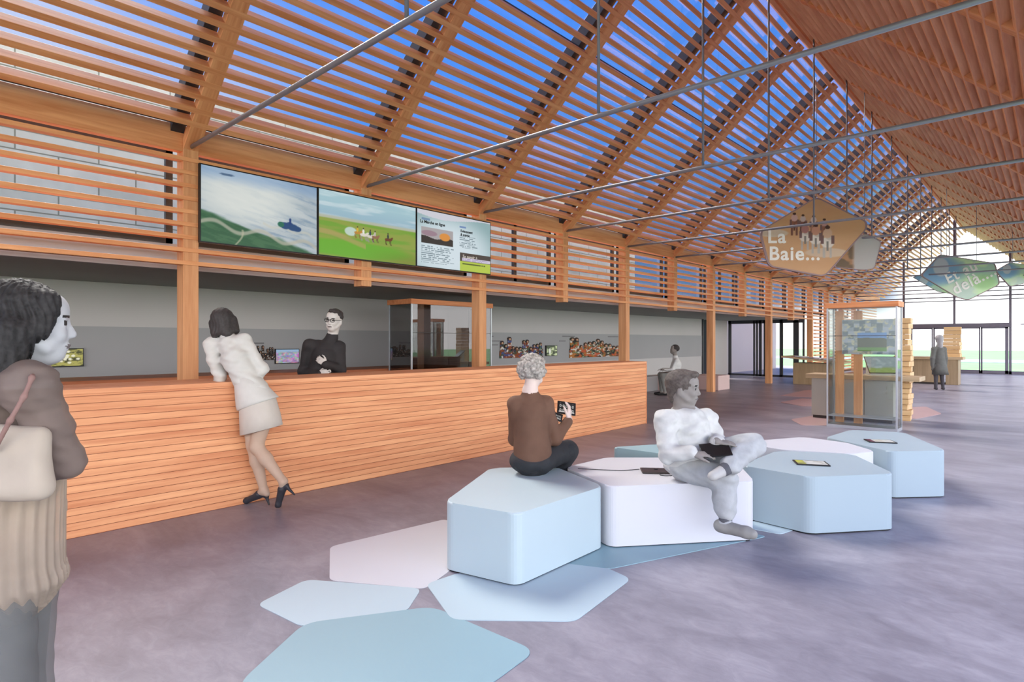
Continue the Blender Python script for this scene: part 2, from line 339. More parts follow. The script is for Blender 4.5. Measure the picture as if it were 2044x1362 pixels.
# ---------------------------------------------------------------- posts, rafters, steel
def ordlab(k):      # k = index from the first post in view
    return ordinal(k)
for j, y in enumerate(FY):
    k = j - 3
    full = (k % 2 == 0) or k >= 10
    nmz = 0 if full else 2.30
    if k >= -2:
        b = B().box(-.10, .10, -.085, .085, nmz, EZ + .05, .006)
        lab = ('tall square timber post from floor to eave, ' if full else 'short hanging timber post above the aisle opening, ') + ('%s post along the left wall' % ordlab(max(k, 0)) if k >= 0 else ('one bay' if k == -1 else 'two bays') + ' before the first')
        b.obj('timber_post', M['beamz'], loc=(XF - .10, y, 0), label=lab, cat='post', group='timber posts along the left wall')
    # timber rafters, both slopes
    for side, nm in ((-1, 'left'), (1, 'right')):
        x, z = slope_pt(SL/2 - .08, .055, side)
        me = bpy.data.meshes.get('rafter_' + nm)
        if not me:
            me = beam_mesh(SL - .12, .17, .105, .005); me.name = 'rafter_' + nm; me.materials.append(M['beam'])
        o = bpy.data.objects.new('rafter', me); COL.objects.link(o)
        sx = 1 if side < 0 else -1
        place_dir(o, (x, y, z), (CT*sx, 0, ST), (-ST*sx, 0, CT))
        pos = ('%s frame from the left' % ordlab(k)) if k >= 0 else ('%s before the first frame' % ['three bays','two bays','one bay'][j])
        tag(o, 'sloping timber rafter of the %s slope, %s' % (nm, pos), 'rafter', 'timber rafters of the %s slope' % nm)
    # dark steel rafter outside the slats
    x, z = slope_pt(SL/2, .235, -1)
    me = bpy.data.meshes.get('steel_rafter')
    if not me:
        me = beam_mesh(SL + .1, .14, .19, .003); me.name = 'steel_rafter'; me.materials.append(M['darksteel'])
    o = bpy.data.objects.new('steel_rafter', me); COL.objects.link(o); place_dir(o, (x, y - .145, z), (CT, 0, ST), (-ST, 0, CT))
    tag(o, 'dark steel rafter above the slats, beside timber rafter, %s' % (('%s from the left' % ordlab(k)) if k >= 0 else '%s before the first' % ['three bays','two bays','one bay'][j]), 'rafter', 'dark steel rafters')
    # tie rod and hanger
    if k >= -1:
        rz = 3.76 if k < 4 else 3.72
        B().cyl((XF + .004, 0, 0), (XR - .004, 0, 0), .024, n=12).obj('tie_rod', M['steel'], loc=(0, y + .0, rz), label='thin grey steel tie rod spanning the hall, %s' % (('%s from the left' % ordlab(k)) if k >= 0 else 'before the first one'), cat='rod', group='horizontal tie rods')
        B().cyl((0, 0, rz+.022), (0, 0, RZ + .02), .016, n=10).obj('hanger_rod', M['steel'], loc=(RX+.08, y, 0), label='thin vertical grey hanger from the ridge to %s' % (('the %s tie rod' % ordlab(k)) if k >= 0 else 'the tie rod left of the first'), cat='rod', group='vertical hanger rods')
# purlins above the slats
for s, nm in ((.255, 'just above the eave board'), (3.05, 'halfway up the slope')):
    x, z = slope_pt(s, .15, -1)
    B().cyl((0, Y0, 0), (0, GY, 0), .04, n=12).obj('purlin', M['darksteel'], loc=(x, 0, z), label='dark grey steel pipe purlin behind the slats, ' + nm, cat='purlin')
# eave board
b = B().box(-(OY-Y0)/2, (OY-Y0)/2, -.05, .05, -.15, .15, .006)
o = b.obj('eave_beam', M['beam'], label='wide orange timber eave board above the slatted screen on the left', cat='beam'); place_dir(o, (XF - .06, (OY+Y0)/2, EZ + .12), (0, 1, 0), (0, 0, 1))
b = B().box(-(OY-Y0)/2, (OY-Y0)/2, -.05, .05, -.15, .15, .006)
o = b.obj('eave_beam', M['beam'], label='orange timber eave board at the foot of the right roof slope', cat='beam'); place_dir(o, (XR + .06, (OY+Y0)/2, EZ + .12), (0, 1, 0), (0, 0, 1))
b = B().box(-(OY-Y0)/2, (OY-Y0)/2, -.06, .06, -.10, .10, .006)
o = b.obj('ridge_beam', M['beam'], label='orange timber ridge beam where the two slopes meet', cat='beam'); place_dir(o, (RX, (OY+Y0)/2, RZ + .14), (0, 1, 0), (0, 0, 1))
# ---------------------------------------------------------------- clerestory windows
for j in range(1, 16):
    y0, y1 = FY[j] + .09, FY[j+1] - .09
    f = B()
    f.box(-.03, .03, y0, y0+.06, 2.66, 3.78); f.box(-.03, .03, y1-.075, y1, 2.66, 3.78); f.box(-.03, .03, y0, y1, 2.66, 2.72); f.box(-.03, .03, y0, y1, 3.72, 3.78)
    if j in (5, 9): f.box(-.03, .03, (y0+y1)/2-.04, (y0+y1)/2+.04, 2.66, 3.78)
    w = f.obj('window_%d' % j, M['frame'], loc=(-7.80, 0, 0), kind='structure')
    B().box(-.006, .006, y0+.06, y1-.06, 2.72, 3.72).obj('pane', M['glass'], w)
b = B()
for y in FY[13:16]:
    b.box(-.03, .03, y-.05, y+.05, 0, 2.66)
b.box(-.03, .03, 27, GY, 0, .08)
w = b.obj('window_16', M['frame'], loc=(-7.80, 0, 0), kind='structure'); B().box(-.006, .006, 27, GY, .08, 2.6).obj('pane', M['glass'], w)
# ---------------------------------------------------------------- gable glass wall
gx = [-7.6, -5.6, -3.58, -1.55, .46]
def roofz(x): return RZ + .3 - abs(x - RX) * math.tan(TH)
b = B()
for x in gx: b.box(x-.045, x+.045, -.05, .05, 0, max(roofz(x)-.25, 3.5))
b.box(-7.6, .5, -.03, .03, 3.55, 3.60); b.box(-7.6, .5, -.03, .03, 3.38, 3.42); b.box(-7.6, -5.3, -.03, .03, 2.17, 2.23)
b.box(-1.2, .5, -.03, .03, 2.22, 2.27); b.box(-7.6, .5, -.05, .05, 0, .14)
w = b.obj('window_17', M['gframe'], loc=(0, GY, 0), kind='structure')
b = B(); vs = [(-7.6, .1), (.46, .1), (.46, 3.6), (RX, RZ+.1), (-7.6, 3.6)]
f = [b.bm.verts.new((x, -.006, z)) for x, z in vs]; g = [b.bm.verts.new((x, .006, z)) for x, z in vs]
b.bm.faces.new(f); b.bm.faces.new(g[::-1])
for i in range(5): b.bm.faces.new((f[i], f[(i+1) % 5], g[(i+1) % 5], g[i]))
b.obj('pane', M['glass'], w)
# entrance doors in the gable
d = B().box(-5.35, -1.5, -.1, .1, 2.13, 2.32).obj('door_1', M['gframe'], loc=(0, GY-.06, 0), kind='structure')
for i, (x0, x1) in enumerate(((-5.3, -4.4), (-4.4, -3.4), (-3.4, -2.6), (-2.6, -1.6))):
    lf = B(); t = .05 if i < 3 else .12
    lf.box(x0+.01, x0+.07, -.03, .03, .02, 2.13); lf.box(x1-t-.01, x1-.01, -.03, .03, .02, 2.13); lf.box(x0+.01, x1-.01, -.03, .03, .02, .16); lf.box(x0+.01, x1-.01, -.03, .03, 2.07, 2.13)
    q = lf.obj('door_leaf', M['gframe'], d); B().box(x0+.07, x1-t, -.005, .005, .16, 2.07).obj('door_glass', M['glass'], q)
# ---------------------------------------------------------------- glazed end of the side aisle
b = B(); EY = 26.0
b.box(-10.75, -7.6, -.04, .04, 2.25, 2.39); b.box(-10.75, -7.6, -.04, .04, 0, .08)
for x, t in ((-10.68, .06), (-9.62, .03), (-9.5, .03), (-9.36, .05), (-9.18, .03), (-9.08, .03), (-8.5, .06), (-7.92, .10)): b.box(x-t, x+t, -.04, .04, 0, 2.39)
w = b.obj('door_2', M['frame'], loc=(0, EY, 0), kind='structure'); B().box(-10.7, -7.7, -.005, .005, .08, 2.25).obj('door_glass', M['glass'], w)
b = B().box(-11.6, -11.4, 26.6, 34, -.2, 3.2); struct('wall_outer', b, M['wall'])

# ================================================================ COUNTER
ct = empty('reception_counter', (0, 0, 0), label='long reception counter clad in horizontal orange boards running along the left', cat='counter')
CX = -5.52; CE = 9.66
B().box(CX-.62, CX, -4.5, CE, 0, 1.092).obj('front_panel', M['counter'], ct)
B().box(CX-.66, CX+.008, -4.5, CE+.006, 1.092, 1.13, .003).obj('worktop', M['countertop'], ct)
B().box(CX-.03, CX+.004, CE, CE+.025, 0, 1.13, .002).obj('end_trim', M['frame_wood'], ct)
bc = empty('back_counter', (0, 0, 0), label='lower brown wooden counter behind the staff side of the reception', cat='counter')
B().box(-10.0, -9.0, -4.5, 8.2, .95, 1.0, .004).obj('worktop', M['backwood'], bc)
B().box(-9.95, -9.06, -4.45, 8.15, 0, .95).obj('cabinet', M['backwood'], bc)
#PART2
# ================================================================ SEATING BLOCKS AND FLOOR SHAPES
def block(name, pts, mat, label, r=.07, h=.45, cat='bench', group='pentagonal seating blocks'):
    cx = sum(p[0] for p in pts)/len(pts); cy = sum(p[1] for p in pts)/len(pts)
    P = rounded([(x-cx, y-cy) for x, y in pts], r)
    e = empty(name, (cx, cy, 0), label=label, cat=cat, group=group)
    B().prism(P, .012, h, .014).obj('seat_block', mat, e)
    Q = [(x*.985, y*.985) for x, y in P]
    B().prism(Q, 0, .013).obj('plinth', M['black'], e)
    return e
S = M
block('seating_block', [(-2.955, 2.585), (-3.46, 3.53), (-3.10, 3.93), (-2.425, 3.64), (-2.42, 2.70)], M['s_blue'], 'pale blue angular seating block nearest the camera, grey-haired woman sitting on it')
block('seating_block', [(-2.385, 3.66), (-1.675, 4.53), (-1.93, 4.94), (-2.52, 4.98), (-3.0, 4.55), (-3.02, 3.965)], M['s_white'], 'white angular seating block with the man in the white jumper sitting on it')
block('seating_block', [(-1.975, 5.03), (-1.41, 4.955), (-.95, 5.53), (-1.40, 6.22), (-1.98, 5.93)], M['s_greyblue'], 'grey-blue angular seating block with a yellow-edged tablet on top')
block('seating_block', [(-2.45, 6.15), (-2.05, 6.98), (-1.60, 6.88), (-1.275, 6.53), (-1.40, 6.25), (-1.97, 6.02)], M['s_white'], 'low white angular seating block behind the grey-blue ones')
block('seating_block', [(-1.165, 6.62), (-.785, 7.035), (-1.30, 8.10), (-1.80, 7.92), (-1.86, 7.10)], M['s_greyblue'], 'farthest grey-blue seating block, in front of the glass display case')
block('seating_block', [(-3.26, 5.03), (-2.86, 5.05), (-2.35, 5.04), (-2.40, 5.80), (-2.86, 5.72)], M['s_teal'], 'teal seating block half hidden behind the white one and the seated man')
DZ = [0]
def decal(pts, mat, label, r=.07, z=0):
    DZ[0] += 1
    cx = sum(p[0] for p in pts)/len(pts); cy = sum(p[1] for p in pts)/len(pts)
    return B().prism(rounded([(x-cx, y-cy) for x, y in pts], r), 0, .002 + .0006*DZ[0] - (.004 if z else 0)*0).obj('floor_inlay', mat, loc=(cx, cy, 0), label=label, cat='floor inlay', group='coloured floor inlays')
decal([(-3.91, 2.32), (-3.80, 3.33), (-3.66, 3.30), (-2.93, 2.62), (-2.82, 2.31), (-3.36, 1.99)], M['s_dwhite'], 'whitish polygon inlay on the floor left of the front pale blue block', .06)
decal([(-3.36, 1.53), (-3.48, 1.90), (-2.84, 2.30), (-2.66, 2.05), (-2.92, 1.57)], M['s_dblue'], 'small pale blue polygon inlay between the white and the big teal one', .06)
decal([(-2.64, 1.12), (-2.95, 1.60), (-2.60, 2.185), (-1.86, 2.21), (-1.80, 1.60), (-2.22, 1.00)], M['s_dteal'], 'big teal polygon inlay at the bottom edge of the picture', .09)
decal([(-2.87, 2.36), (-2.85, 2.62), (-2.39, 3.38), (-1.98, 3.28), (-1.90, 2.58), (-2.40, 2.15)], M['s_dblue'], 'pale blue polygon inlay in front of the nearest block', .06)
decal([(-2.46, 3.2), (-2.17, 3.33), (-1.64, 4.70), (-2.3, 4.6), (-2.9, 4.1)], M['s_dteal'], 'teal inlay sliver showing under the white block', .05, z=.001)
decal([(-1.88, 5.1), (-1.83, 4.80), (-1.58, 4.82), (-1.53, 5.05), (-1.7, 5.3)], M['s_dblue'], 'small pale inlay tip between the white and the grey-blue block', .05, z=.001)
for i, (pts, lb) in enumerate((
    ([(-5.6, 17.0), (-5.65, 19.4), (-5.1, 20.2), (-4.2, 19.0), (-4.5, 17.1)], 'pinkish floor inlay beside the far tilted desk, largest of them'),
    ([(-5.0, 15.2), (-4.9, 16.6), (-4.1, 16.3), (-3.8, 15.1), (-4.3, 14.6)], 'pinkish floor inlay left of the display case, second row'),
    ([(-3.75, 12.0), (-3.6, 12.9), (-3.1, 12.5), (-3.0, 11.6), (-3.35, 11.3)], 'pinkish floor inlay nearest the left side of the display case'),
    ([(-2.5, 15.9), (-2.2, 16.4), (-1.75, 15.0), (-2.0, 13.7), (-2.35, 13.9)], 'pinkish floor inlay right of the stacked wood tower'))):
    decal(pts, M['s_pink'], lb, .1)
# ================================================================ PICTURES PAINTED INTO FINE MESHES
def grid_pic(w, h, nx, ny, fn, keep=None, relief=0):
    """picture mesh in the local xz plane facing -y; fn(u,v) -> colours"""
    u, v = np.meshgrid(np.linspace(0, 1, nx), np.linspace(0, 1, ny))
    c = fn(u.ravel(), v.ravel()); c = np.clip(c, 0, 1)
    P = np.stack([(u.ravel()-.5)*w, np.zeros(nx*ny), v.ravel()*h], 1)
    idx = np.arange(nx*ny).reshape(ny, nx)
    q = np.stack([idx[:-1, :-1], idx[:-1, 1:], idx[1:, 1:], idx[1:, :-1]], -1).reshape(-1, 4)
    if keep is not None:
        k = keep(u.ravel(), v.ravel()); q = q[k[q].all(1)]
    me = bpy.data.meshes.new('picture'); me.from_pydata(P.tolist(), [], q.tolist())
    ca = me.color_attributes.new('Col', 'FLOAT_COLOR', 'POINT')
    a = np.ones((nx*ny, 4), np.float32); a[:, :3] = np.where(c <= .04045, c/12.92, ((c+.055)/1.055)**2.4); ca.data.foreach_set('color', a.ravel())
    return me
def vnoise(x, y, s=0):
    x = x + s*13.7; y = y + s*7.3
    xi, yi = np.floor(x), np.floor(y); fx, fy = x-xi, y-yi; fx = fx*fx*(3-2*fx); fy = fy*fy*(3-2*fy)
    hsh = lambda a, b: (np.sin(a*127.1 + b*311.7 + s)*43758.5453) % 1
    return (hsh(xi, yi)*(1-fx)+hsh(xi+1, yi)*fx)*(1-fy) + (hsh(xi, yi+1)*(1-fx)+hsh(xi+1, yi+1)*fx)*fy
def fbm(x, y, s=0, o=4):
    r = 0; a = .5
    for i in range(o): r = r + a*vnoise(x, y, s+i); x = x*2; y = y*2; a *= .5
    return r/(1-.5**o)
def C3(*c): return np.array(c, float)/255
def mixc(c, m, col): m = np.clip(m, 0, 1)[:, None]; return c*(1-m) + np.asarray(col)*m
def ss(a, b, x): t = np.clip((x-a)/(b-a), 0, 1); return t*t*(3-2*t)
def blob(u, v, cx, cy, rx, ry, soft=.25): return 1 - ss(1-soft, 1+soft, ((u-cx)/rx)**2 + ((v-cy)/ry)**2)
def rider(c, u, v, x, y, s, horse, coat, asp=1.7):
    uu = (u-x)*asp/s; vv = (v-y)/s
    for lx in (-.30, -.2, .2, .32): c = mixc(c, (np.abs(uu-lx-.06*np.sin(vv*9)) < .035)*(vv > -.5)*(vv < .05), horse*.7)
    c = mixc(c, blob(uu, vv, 0, .1, .42, .17), horse); c = mixc(c, blob(uu, vv, .36, .22, .13, .14), horse); c = mixc(c, blob(uu, vv, .46, .32, .10, .06), horse)
    c = mixc(c, blob(uu, vv, -.05, .42, .11, .24), coat); c = mixc(c, blob(uu, vv, -.04, .72, .07, .08), C3(60, 40, 36)); return c
def pic_bay(u, v):
    n = fbm(u*5, v*14+u*5, 1); n2 = fbm(u*9+v*5, v*30+u*8, 2)
    c = np.ones((len(u), 3))*C3(150, 168, 180); c = mixc(c, n, C3(206, 212, 214)); c = mixc(c, ss(.45, .75, n2)*.6, C3(120, 146, 172))
    c = mixc(c, blob(u, v, .36, .72, .42, .42, .9)*.75, C3(238, 240, 232)); c = mixc(c, ss(.80, 1, v+.1*n)*.5, C3(110, 150, 200))
    c = mixc(c, blob(u, v, .20, .93, .06, .015), C3(84, 110, 140))
    g = ss(-.03, .03, (.40 - .42*u + .10*(n-.5)) - v); c = mixc(c, g, C3(50, 96, 66)); c = mixc(c, g*ss(.5, .7, n2)*.6, C3(78, 120, 84))
    r = np.abs(v - (.26 - .16*u + .05*np.sin(u*16))); c = mixc(c, (1-ss(.012, .04, r))*.75, C3(190, 186, 170))
    r = np.abs(v - (.34 - .16*(u-.5) + .02*np.sin(u*30))); c = mixc(c, (1-ss(.004, .03, r))*.6*(u > .5), C3(206, 204, 190))
    c = mixc(c, (1-ss(.004, .012, np.abs(u-.27-.06*np.sin(v*9))))*(v < .22)*.7, C3(190, 186, 160))
    for a, b, s in ((.70, .36, .05), (.74, .385, .035), (.77, .35, .05), (.81, .335, .04)): c = mixc(c, blob(u, v, a, b, s, s*1.0), C3(36, 74, 122))
    c = mixc(c, blob(u, v, .745, .43, .012, .05), C3(30, 60, 120)); c = mixc(c, blob(u, v, .66, .37, .03, .04), C3(40, 110, 90))
    return c
def pic_horses(u, v):
    n = fbm(u*3, v*16, 4)
    c = np.ones((len(u), 3))*C3(170, 204, 214); c = mixc(c, ss(.45, .8, n), C3(212, 230, 234)); c = mixc(c, ss(.9, .62, v)*.4, C3(140, 170, 196))
    hz = .62
    c = mixc(c, ss(.64, .60, v), C3(186, 190, 170)); g = ss(.585, .56, v); c = mixc(c, g, C3(120, 166, 60)); c = mixc(c, g*ss(.35, .6, n), C3(148, 164, 74))
    c = mixc(c, blob(u, v, .32, .14, .62, .13, .4), C3(110, 176, 50)); c = mixc(c, ss(.3, .0, v)*.6*ss(.3, 1, u), C3(116, 124, 40))
    p = np.abs(v - .27 - .10*np.cos((u)*5)); c = mixc(c, (1-ss(.02, .06, p))*.6*(u < .45), C3(190, 160, 110))
    c = mixc(c, blob(u, v, .30, .42, .06, .07), C3(196, 216, 204))
    for x, y, s, h, k in ((.37, .40, .15, C3(190, 140, 60), C3(220, 180, 60)), (.43, .38, .16, C3(226, 220, 206), C3(240, 236, 230)), (.50, .37, .16, C3(220, 214, 200), C3(50, 50, 90)), (.55, .37, .15, C3(150, 110, 80), C3(200, 190, 180)), (.69, .36, .16, C3(110, 64, 40), C3(60, 70, 60))): c = rider(c, u, v, x, y, s, h, k)
    return c
def pic_page(u, v):
    c = np.ones((len(u), 3))*C3(150, 180, 184); c = mixc(c, blob(u, v, .42, .35, .55, .55, .9)*.9, C3(226, 238, 246)); c = mixc(c, (v > .93 - .05*np.sin(u*5))*1.0, C3(214, 214, 224))
    def lines(c, x0, x1, y0, y1, k, col=C3(90, 110, 120)):
        row = np.floor((v-y0)/(y1-y0)*k); fr = ((v-y0)/(y1-y0)*k) % 1
        end = x0 + (x1-x0)*(.72 + .28*((np.sin(row*12.9)*43758.5) % 1)); m = (u > x0)*(u < end)*(v > y0)*(v < y1)*(fr > .3)*(fr < .75)*(vnoise(u*60, row, 3) > .32)
        return mixc(c, m*.75, col)
    m = (u > .05)*(u < .46)*(v > .42)*(v < .70); c = mixc(c, m, C3(176, 170, 172)); c = mixc(c, m*(v < .53 + .02*np.sin(u*20)), C3(58, 52, 50)); c = mixc(c, m*blob(u, v, .35, .57, .07, .07), C3(226, 150, 70))
    c = mixc(c, m*blob(u, v, .15, .6, .10, .05)*.6, C3(150, 110, 130))
    c = lines(c, .05, .50, .06, .38, 10); c = lines(c, .55, .82, .42, .66, 8)
    c = mixc(c, (u > .555)*(v > .18)*(v < .34), C3(78, 68, 64)); c = mixc(c, (u > .585)*(v > .185)*(v < .245), C3(214, 206, 226)); c = mixc(c, (u > .555)*(v < .18), C3(186, 206, 76))
    c = lines(c, .59, .98, .19, .24, 2, C3(110, 90, 150)); c = mixc(c, (u > .59)*(u < .92)*(v > .125)*(v < .145)*(vnoise(u*70, v*0, 5) > .3), C3(90, 100, 40))
    c = mixc(c, (u > .055)*(u < .16)*(v > .82)*(v < .86)*.7, C3(100, 130, 170)); c = mixc(c, (u > .55)*(u < .64)*(v > .80)*(v < .84)*.7, C3(90, 120, 180))
    return c
M['screen'] = vcmat('display_picture', emit=.74, rough=.35); M['print'] = vcmat('printed_picture', rough=.55)
M['printsign'] = vcmat('sign_print', emit=0, rough=.45, alpha=.86)
def screen(name, w, h, pic, nx, ny, loc, rz, label, t=.05, bez=.016, cat='screen', group=None, rx=0):
    e = empty(name, loc, rz, label=label, cat=cat, group=group); e.rotation_euler = (rx, 0, rz)
    B().box(-w/2, w/2, 0, t, 0, h, .004).obj('bezel', M['black'], e)
    o = link('display', grid_pic(w-2*bez, h-2*bez, nx, ny, pic), M['screen'], e, loc=(0, -.002, bez))
    return e
RP = PI/2
s1 = screen('wall_screen', 1.505, .925, pic_bay, 150, 100, (-7.38, 3.44, 2.655), RP, 'wide video screen showing an aerial view of a green coast and bay, leftmost of three', group='video screens above the counter')
s2 = screen('wall_screen', 1.68, .925, pic_horses, 220, 120, (-7.38, 5.035, 2.66), RP, 'wide video screen showing horse riders on a green meadow, middle of three', group='video screens above the counter')
s3 = screen('wall_screen', 1.655, .925, pic_page, 200, 120, (-7.38, 6.705, 2.665), RP, 'wide video screen showing a text page with a small photo, rightmost of three', group='video screens above the counter')
def text(body, size, mat, parent, loc, rot=(RP, 0, 0), name='lettering', ext=.002, space=1, bold=.0, shear=0, **k):
    cu = bpy.data.curves.new('t', 'FONT'); cu.body = body; cu.size = size; cu.extrude = ext; cu.space_character = space; cu.offset = bold; cu.shear = shear
    o = bpy.data.objects.new('t', cu); COL.objects.link(o)
    dg = bpy.context.evaluated_depsgraph_get(); me = bpy.data.meshes.new_from_object(o.evaluated_get(dg)); bpy.data.objects.remove(o)
    bm = bmesh.new(); bm.from_mesh(me); left = set(bm.verts); isl = []
    while left:
        st_ = [left.pop()]; comp = list(st_)
        while st_:
            v = st_.pop()
            for e in v.link_edges:
                w = e.other_vert(v)
                if w in left: left.discard(w); st_.append(w); comp.append(w)
        isl.append([min(v.co.x for v in comp), max(v.co.x for v in comp), comp])
    isl.sort(key=lambda a: (a[0]+a[1])/2); grp = []
    for a in isl:
        if grp and a[0] < grp[-1][1] - .25*min(a[1]-a[0], grp[-1][1]-grp[-1][0]): grp[-1][1] = max(grp[-1][1], a[1]); grp[-1][0] = min(grp[-1][0], a[0]); grp[-1][2] += a[2]
        else: grp.append(a)
    for a in grp:
        ids = {v: i for i, v in enumerate(a[2])}; fs = [[ids[v] for v in f.verts] for f in bm.faces if f.verts[0] in ids]
        m2 = bpy.data.meshes.new('letter'); m2.from_pydata([tuple(v.co) for v in a[2]], [], fs)
        link('letter', m2, mat, parent, loc=loc, rot=rot, **k)
    bm.free()
ink = plain('ink_black', lin(30, 34, 40), .5)
text('La Marche en ligne', .068, ink, s3, (-.76, -.006, .70), bold=.0015)
text('Evénement', .062, ink, s3, (.10, -.006, .66), bold=.0015); text('& soirée', .062, ink, s3, (.10, -.006, .60), bold=.0015)
text('En savoir +', .075, M['letter'], s3, (.15, -.006, .235), bold=.001)
# small wall displays on the back wall
def pic_flower(u, v):
    n = fbm(u*9, v*9, 3); c = np.ones((len(u), 3))*C3(70, 70, 34); c = mixc(c, ss(.4, .6, n), C3(176, 170, 90))
    for i in range(14): a = i*2.4; r = .05+.028*i; c = mixc(c, blob(u, v, .5+r*math.cos(a)*.9, .5+r*math.sin(a), .05, .07), C3(236, 232, 206))
    return c
def pic_crowd(u, v):
    n = fbm(u*12, v*12, 7); m = fbm(u*10, v*10, 9); k = fbm(u*11, v*11, 12)
    c = np.stack([.3+.7*n, .3+.6*m, .35+.65*k], 1); c = mixc(c, ss(.7, .9, v), C3(150, 180, 210)); return c
def pic_statue(u, v):
    n = fbm(u*7, v*7, 5); c = np.ones((len(u), 3))*C3(60, 72, 50); c = mixc(c, ss(.4, .7, n), C3(196, 206, 160)); return mixc(c, blob(u, v, .3, .45, .1, .3), C3(220, 222, 210))
screen('wall_monitor', .46, .27, pic_flower, 40, 30, (-10.64, 2.03, 1.125), RP, 'small monitor with a pale flower picture on the back wall, beside the near woman', .04, .012, 'monitor', 'small monitors on the back wall')
screen('wall_monitor', .47, .275, pic_crowd, 50, 34, (-10.64, 5.43, 1.078), RP, 'small bright monitor with a crowd picture between the leaning woman and the man in black', .04, .012, 'monitor', 'small monitors on the back wall')
screen('wall_monitor', .50, .30, pic_statue, 40, 30, (-10.64, 13.35, 1.075), RP, 'small monitor with a green picture right of the first wall collage', .04, .012, 'monitor', 'small monitors on the back wall')
screen('wall_monitor', .30, .36, pic_statue, 30, 30, (-10.64, 17.15, 1.06), RP, 'narrow dark monitor at the right end of the second wall collage', .04, .012, 'monitor', 'small monitors on the back wall')
# collages of cut-out figures
def collage(seed, w, h, loc, label, cols):
    rs = np.random.RandomState(seed); heads = [(x, .40+.5*rs.rand(), .030+.018*rs.rand()) for x in np.linspace(.05, .95, 12)]
    def keep(u, v):
        m = v < (.30 + .18*vnoise(u*14, u*0, seed))
        for x, y, r in heads:
            m = m | ((np.abs(u-x) < r*.9) & (v < y)) | (((u-x)/r)**2 + ((v-y)/(r*2.2))**2 < 1)
        return m
    def col(u, v):
        n = fbm(u*16, v*9, seed); c = np.ones((len(u), 3))*.15; c = mixc(c, ss(.35, .6, n), cols[0]); c = mixc(c, ss(.52, .7, fbm(u*14, v*10, seed+4)), cols[1]); c = mixc(c, ss(.55, .68, fbm(u*20, v*12, seed+8)), cols[2])
        c = mixc(c, ss(.6, .7, fbm(u*24, v*14, seed+11)), C3(226, 222, 214))
        for i, (x, y, r) in enumerate(heads):
            c = mixc(c, blob(u, v, x, y, r*.9, r*1.9), C3(46, 34, 30)); c = mixc(c, blob(u, v, x+.004, y-.02, r*.5, r*1.1), C3(206, 160, 130))
        return c
    me = grid_pic(w, h, 170, 60, col, keep)
    bm = bmesh.new(); bm.from_mesh(me); r = bmesh.ops.extrude_face_region(bm, geom=bm.faces[:]); bmesh.ops.translate(bm, vec=(0, .02, 0), verts=[g for g in r['geom'] if isinstance(g, bmesh.types.BMVert)]); bm.to_mesh(me); bm.free()
    return link('wall_collage', me, M['print'], None, loc=loc, rot=(0, 0, RP), label=label, cat='wall picture', group='cut-out collages on the back wall')
collage(3, 1.75, .60, (-10.662, 12.10, 1.05), 'cut-out collage of dark standing figures and orange objects on the back wall, left one', (C3(150, 70, 30), C3(60, 90, 70), C3(70, 80, 140)))
collage(8, 2.75, .66, (-10.662, 15.60, 1.0), 'cut-out collage of tan and green figures on the back wall, right one', (C3(190, 120, 50), C3(110, 130, 90), C3(200, 90, 50)))
collage(12, .55, .28, (-10.662, 4.95, 1.15), 'small cut-out picture left of the bright monitor on the back wall', (C3(60, 44, 36), C3(120, 80, 60), C3(30, 30, 34)))
for i, (y, z, w) in enumerate(((10.75, 1.62, .5), (11.0, 1.50, .55), (10.9, 1.40, .55), (13.9, 1.50, .3), (14.2, 1.64, .6), (16.6, 1.64, .6), (4.6, 1.46, .8))):
    B().box(-.003, .003, -w/2, w/2, -.012, .012).obj('wall_caption', plain('caption_grey', lin(120, 118, 120), .7) if i == 0 else bpy.data.materials['caption_grey'], loc=(-10.684, y, z), label='faint grey caption strip, %s' % ['top left of the first collage','above the first collage edge, longer','third line left of the first collage','short one between the two collages','above the left end of the second collage','above the right end of the second collage','left of the man in black'][i], cat='caption', group='faint captions on the back wall')
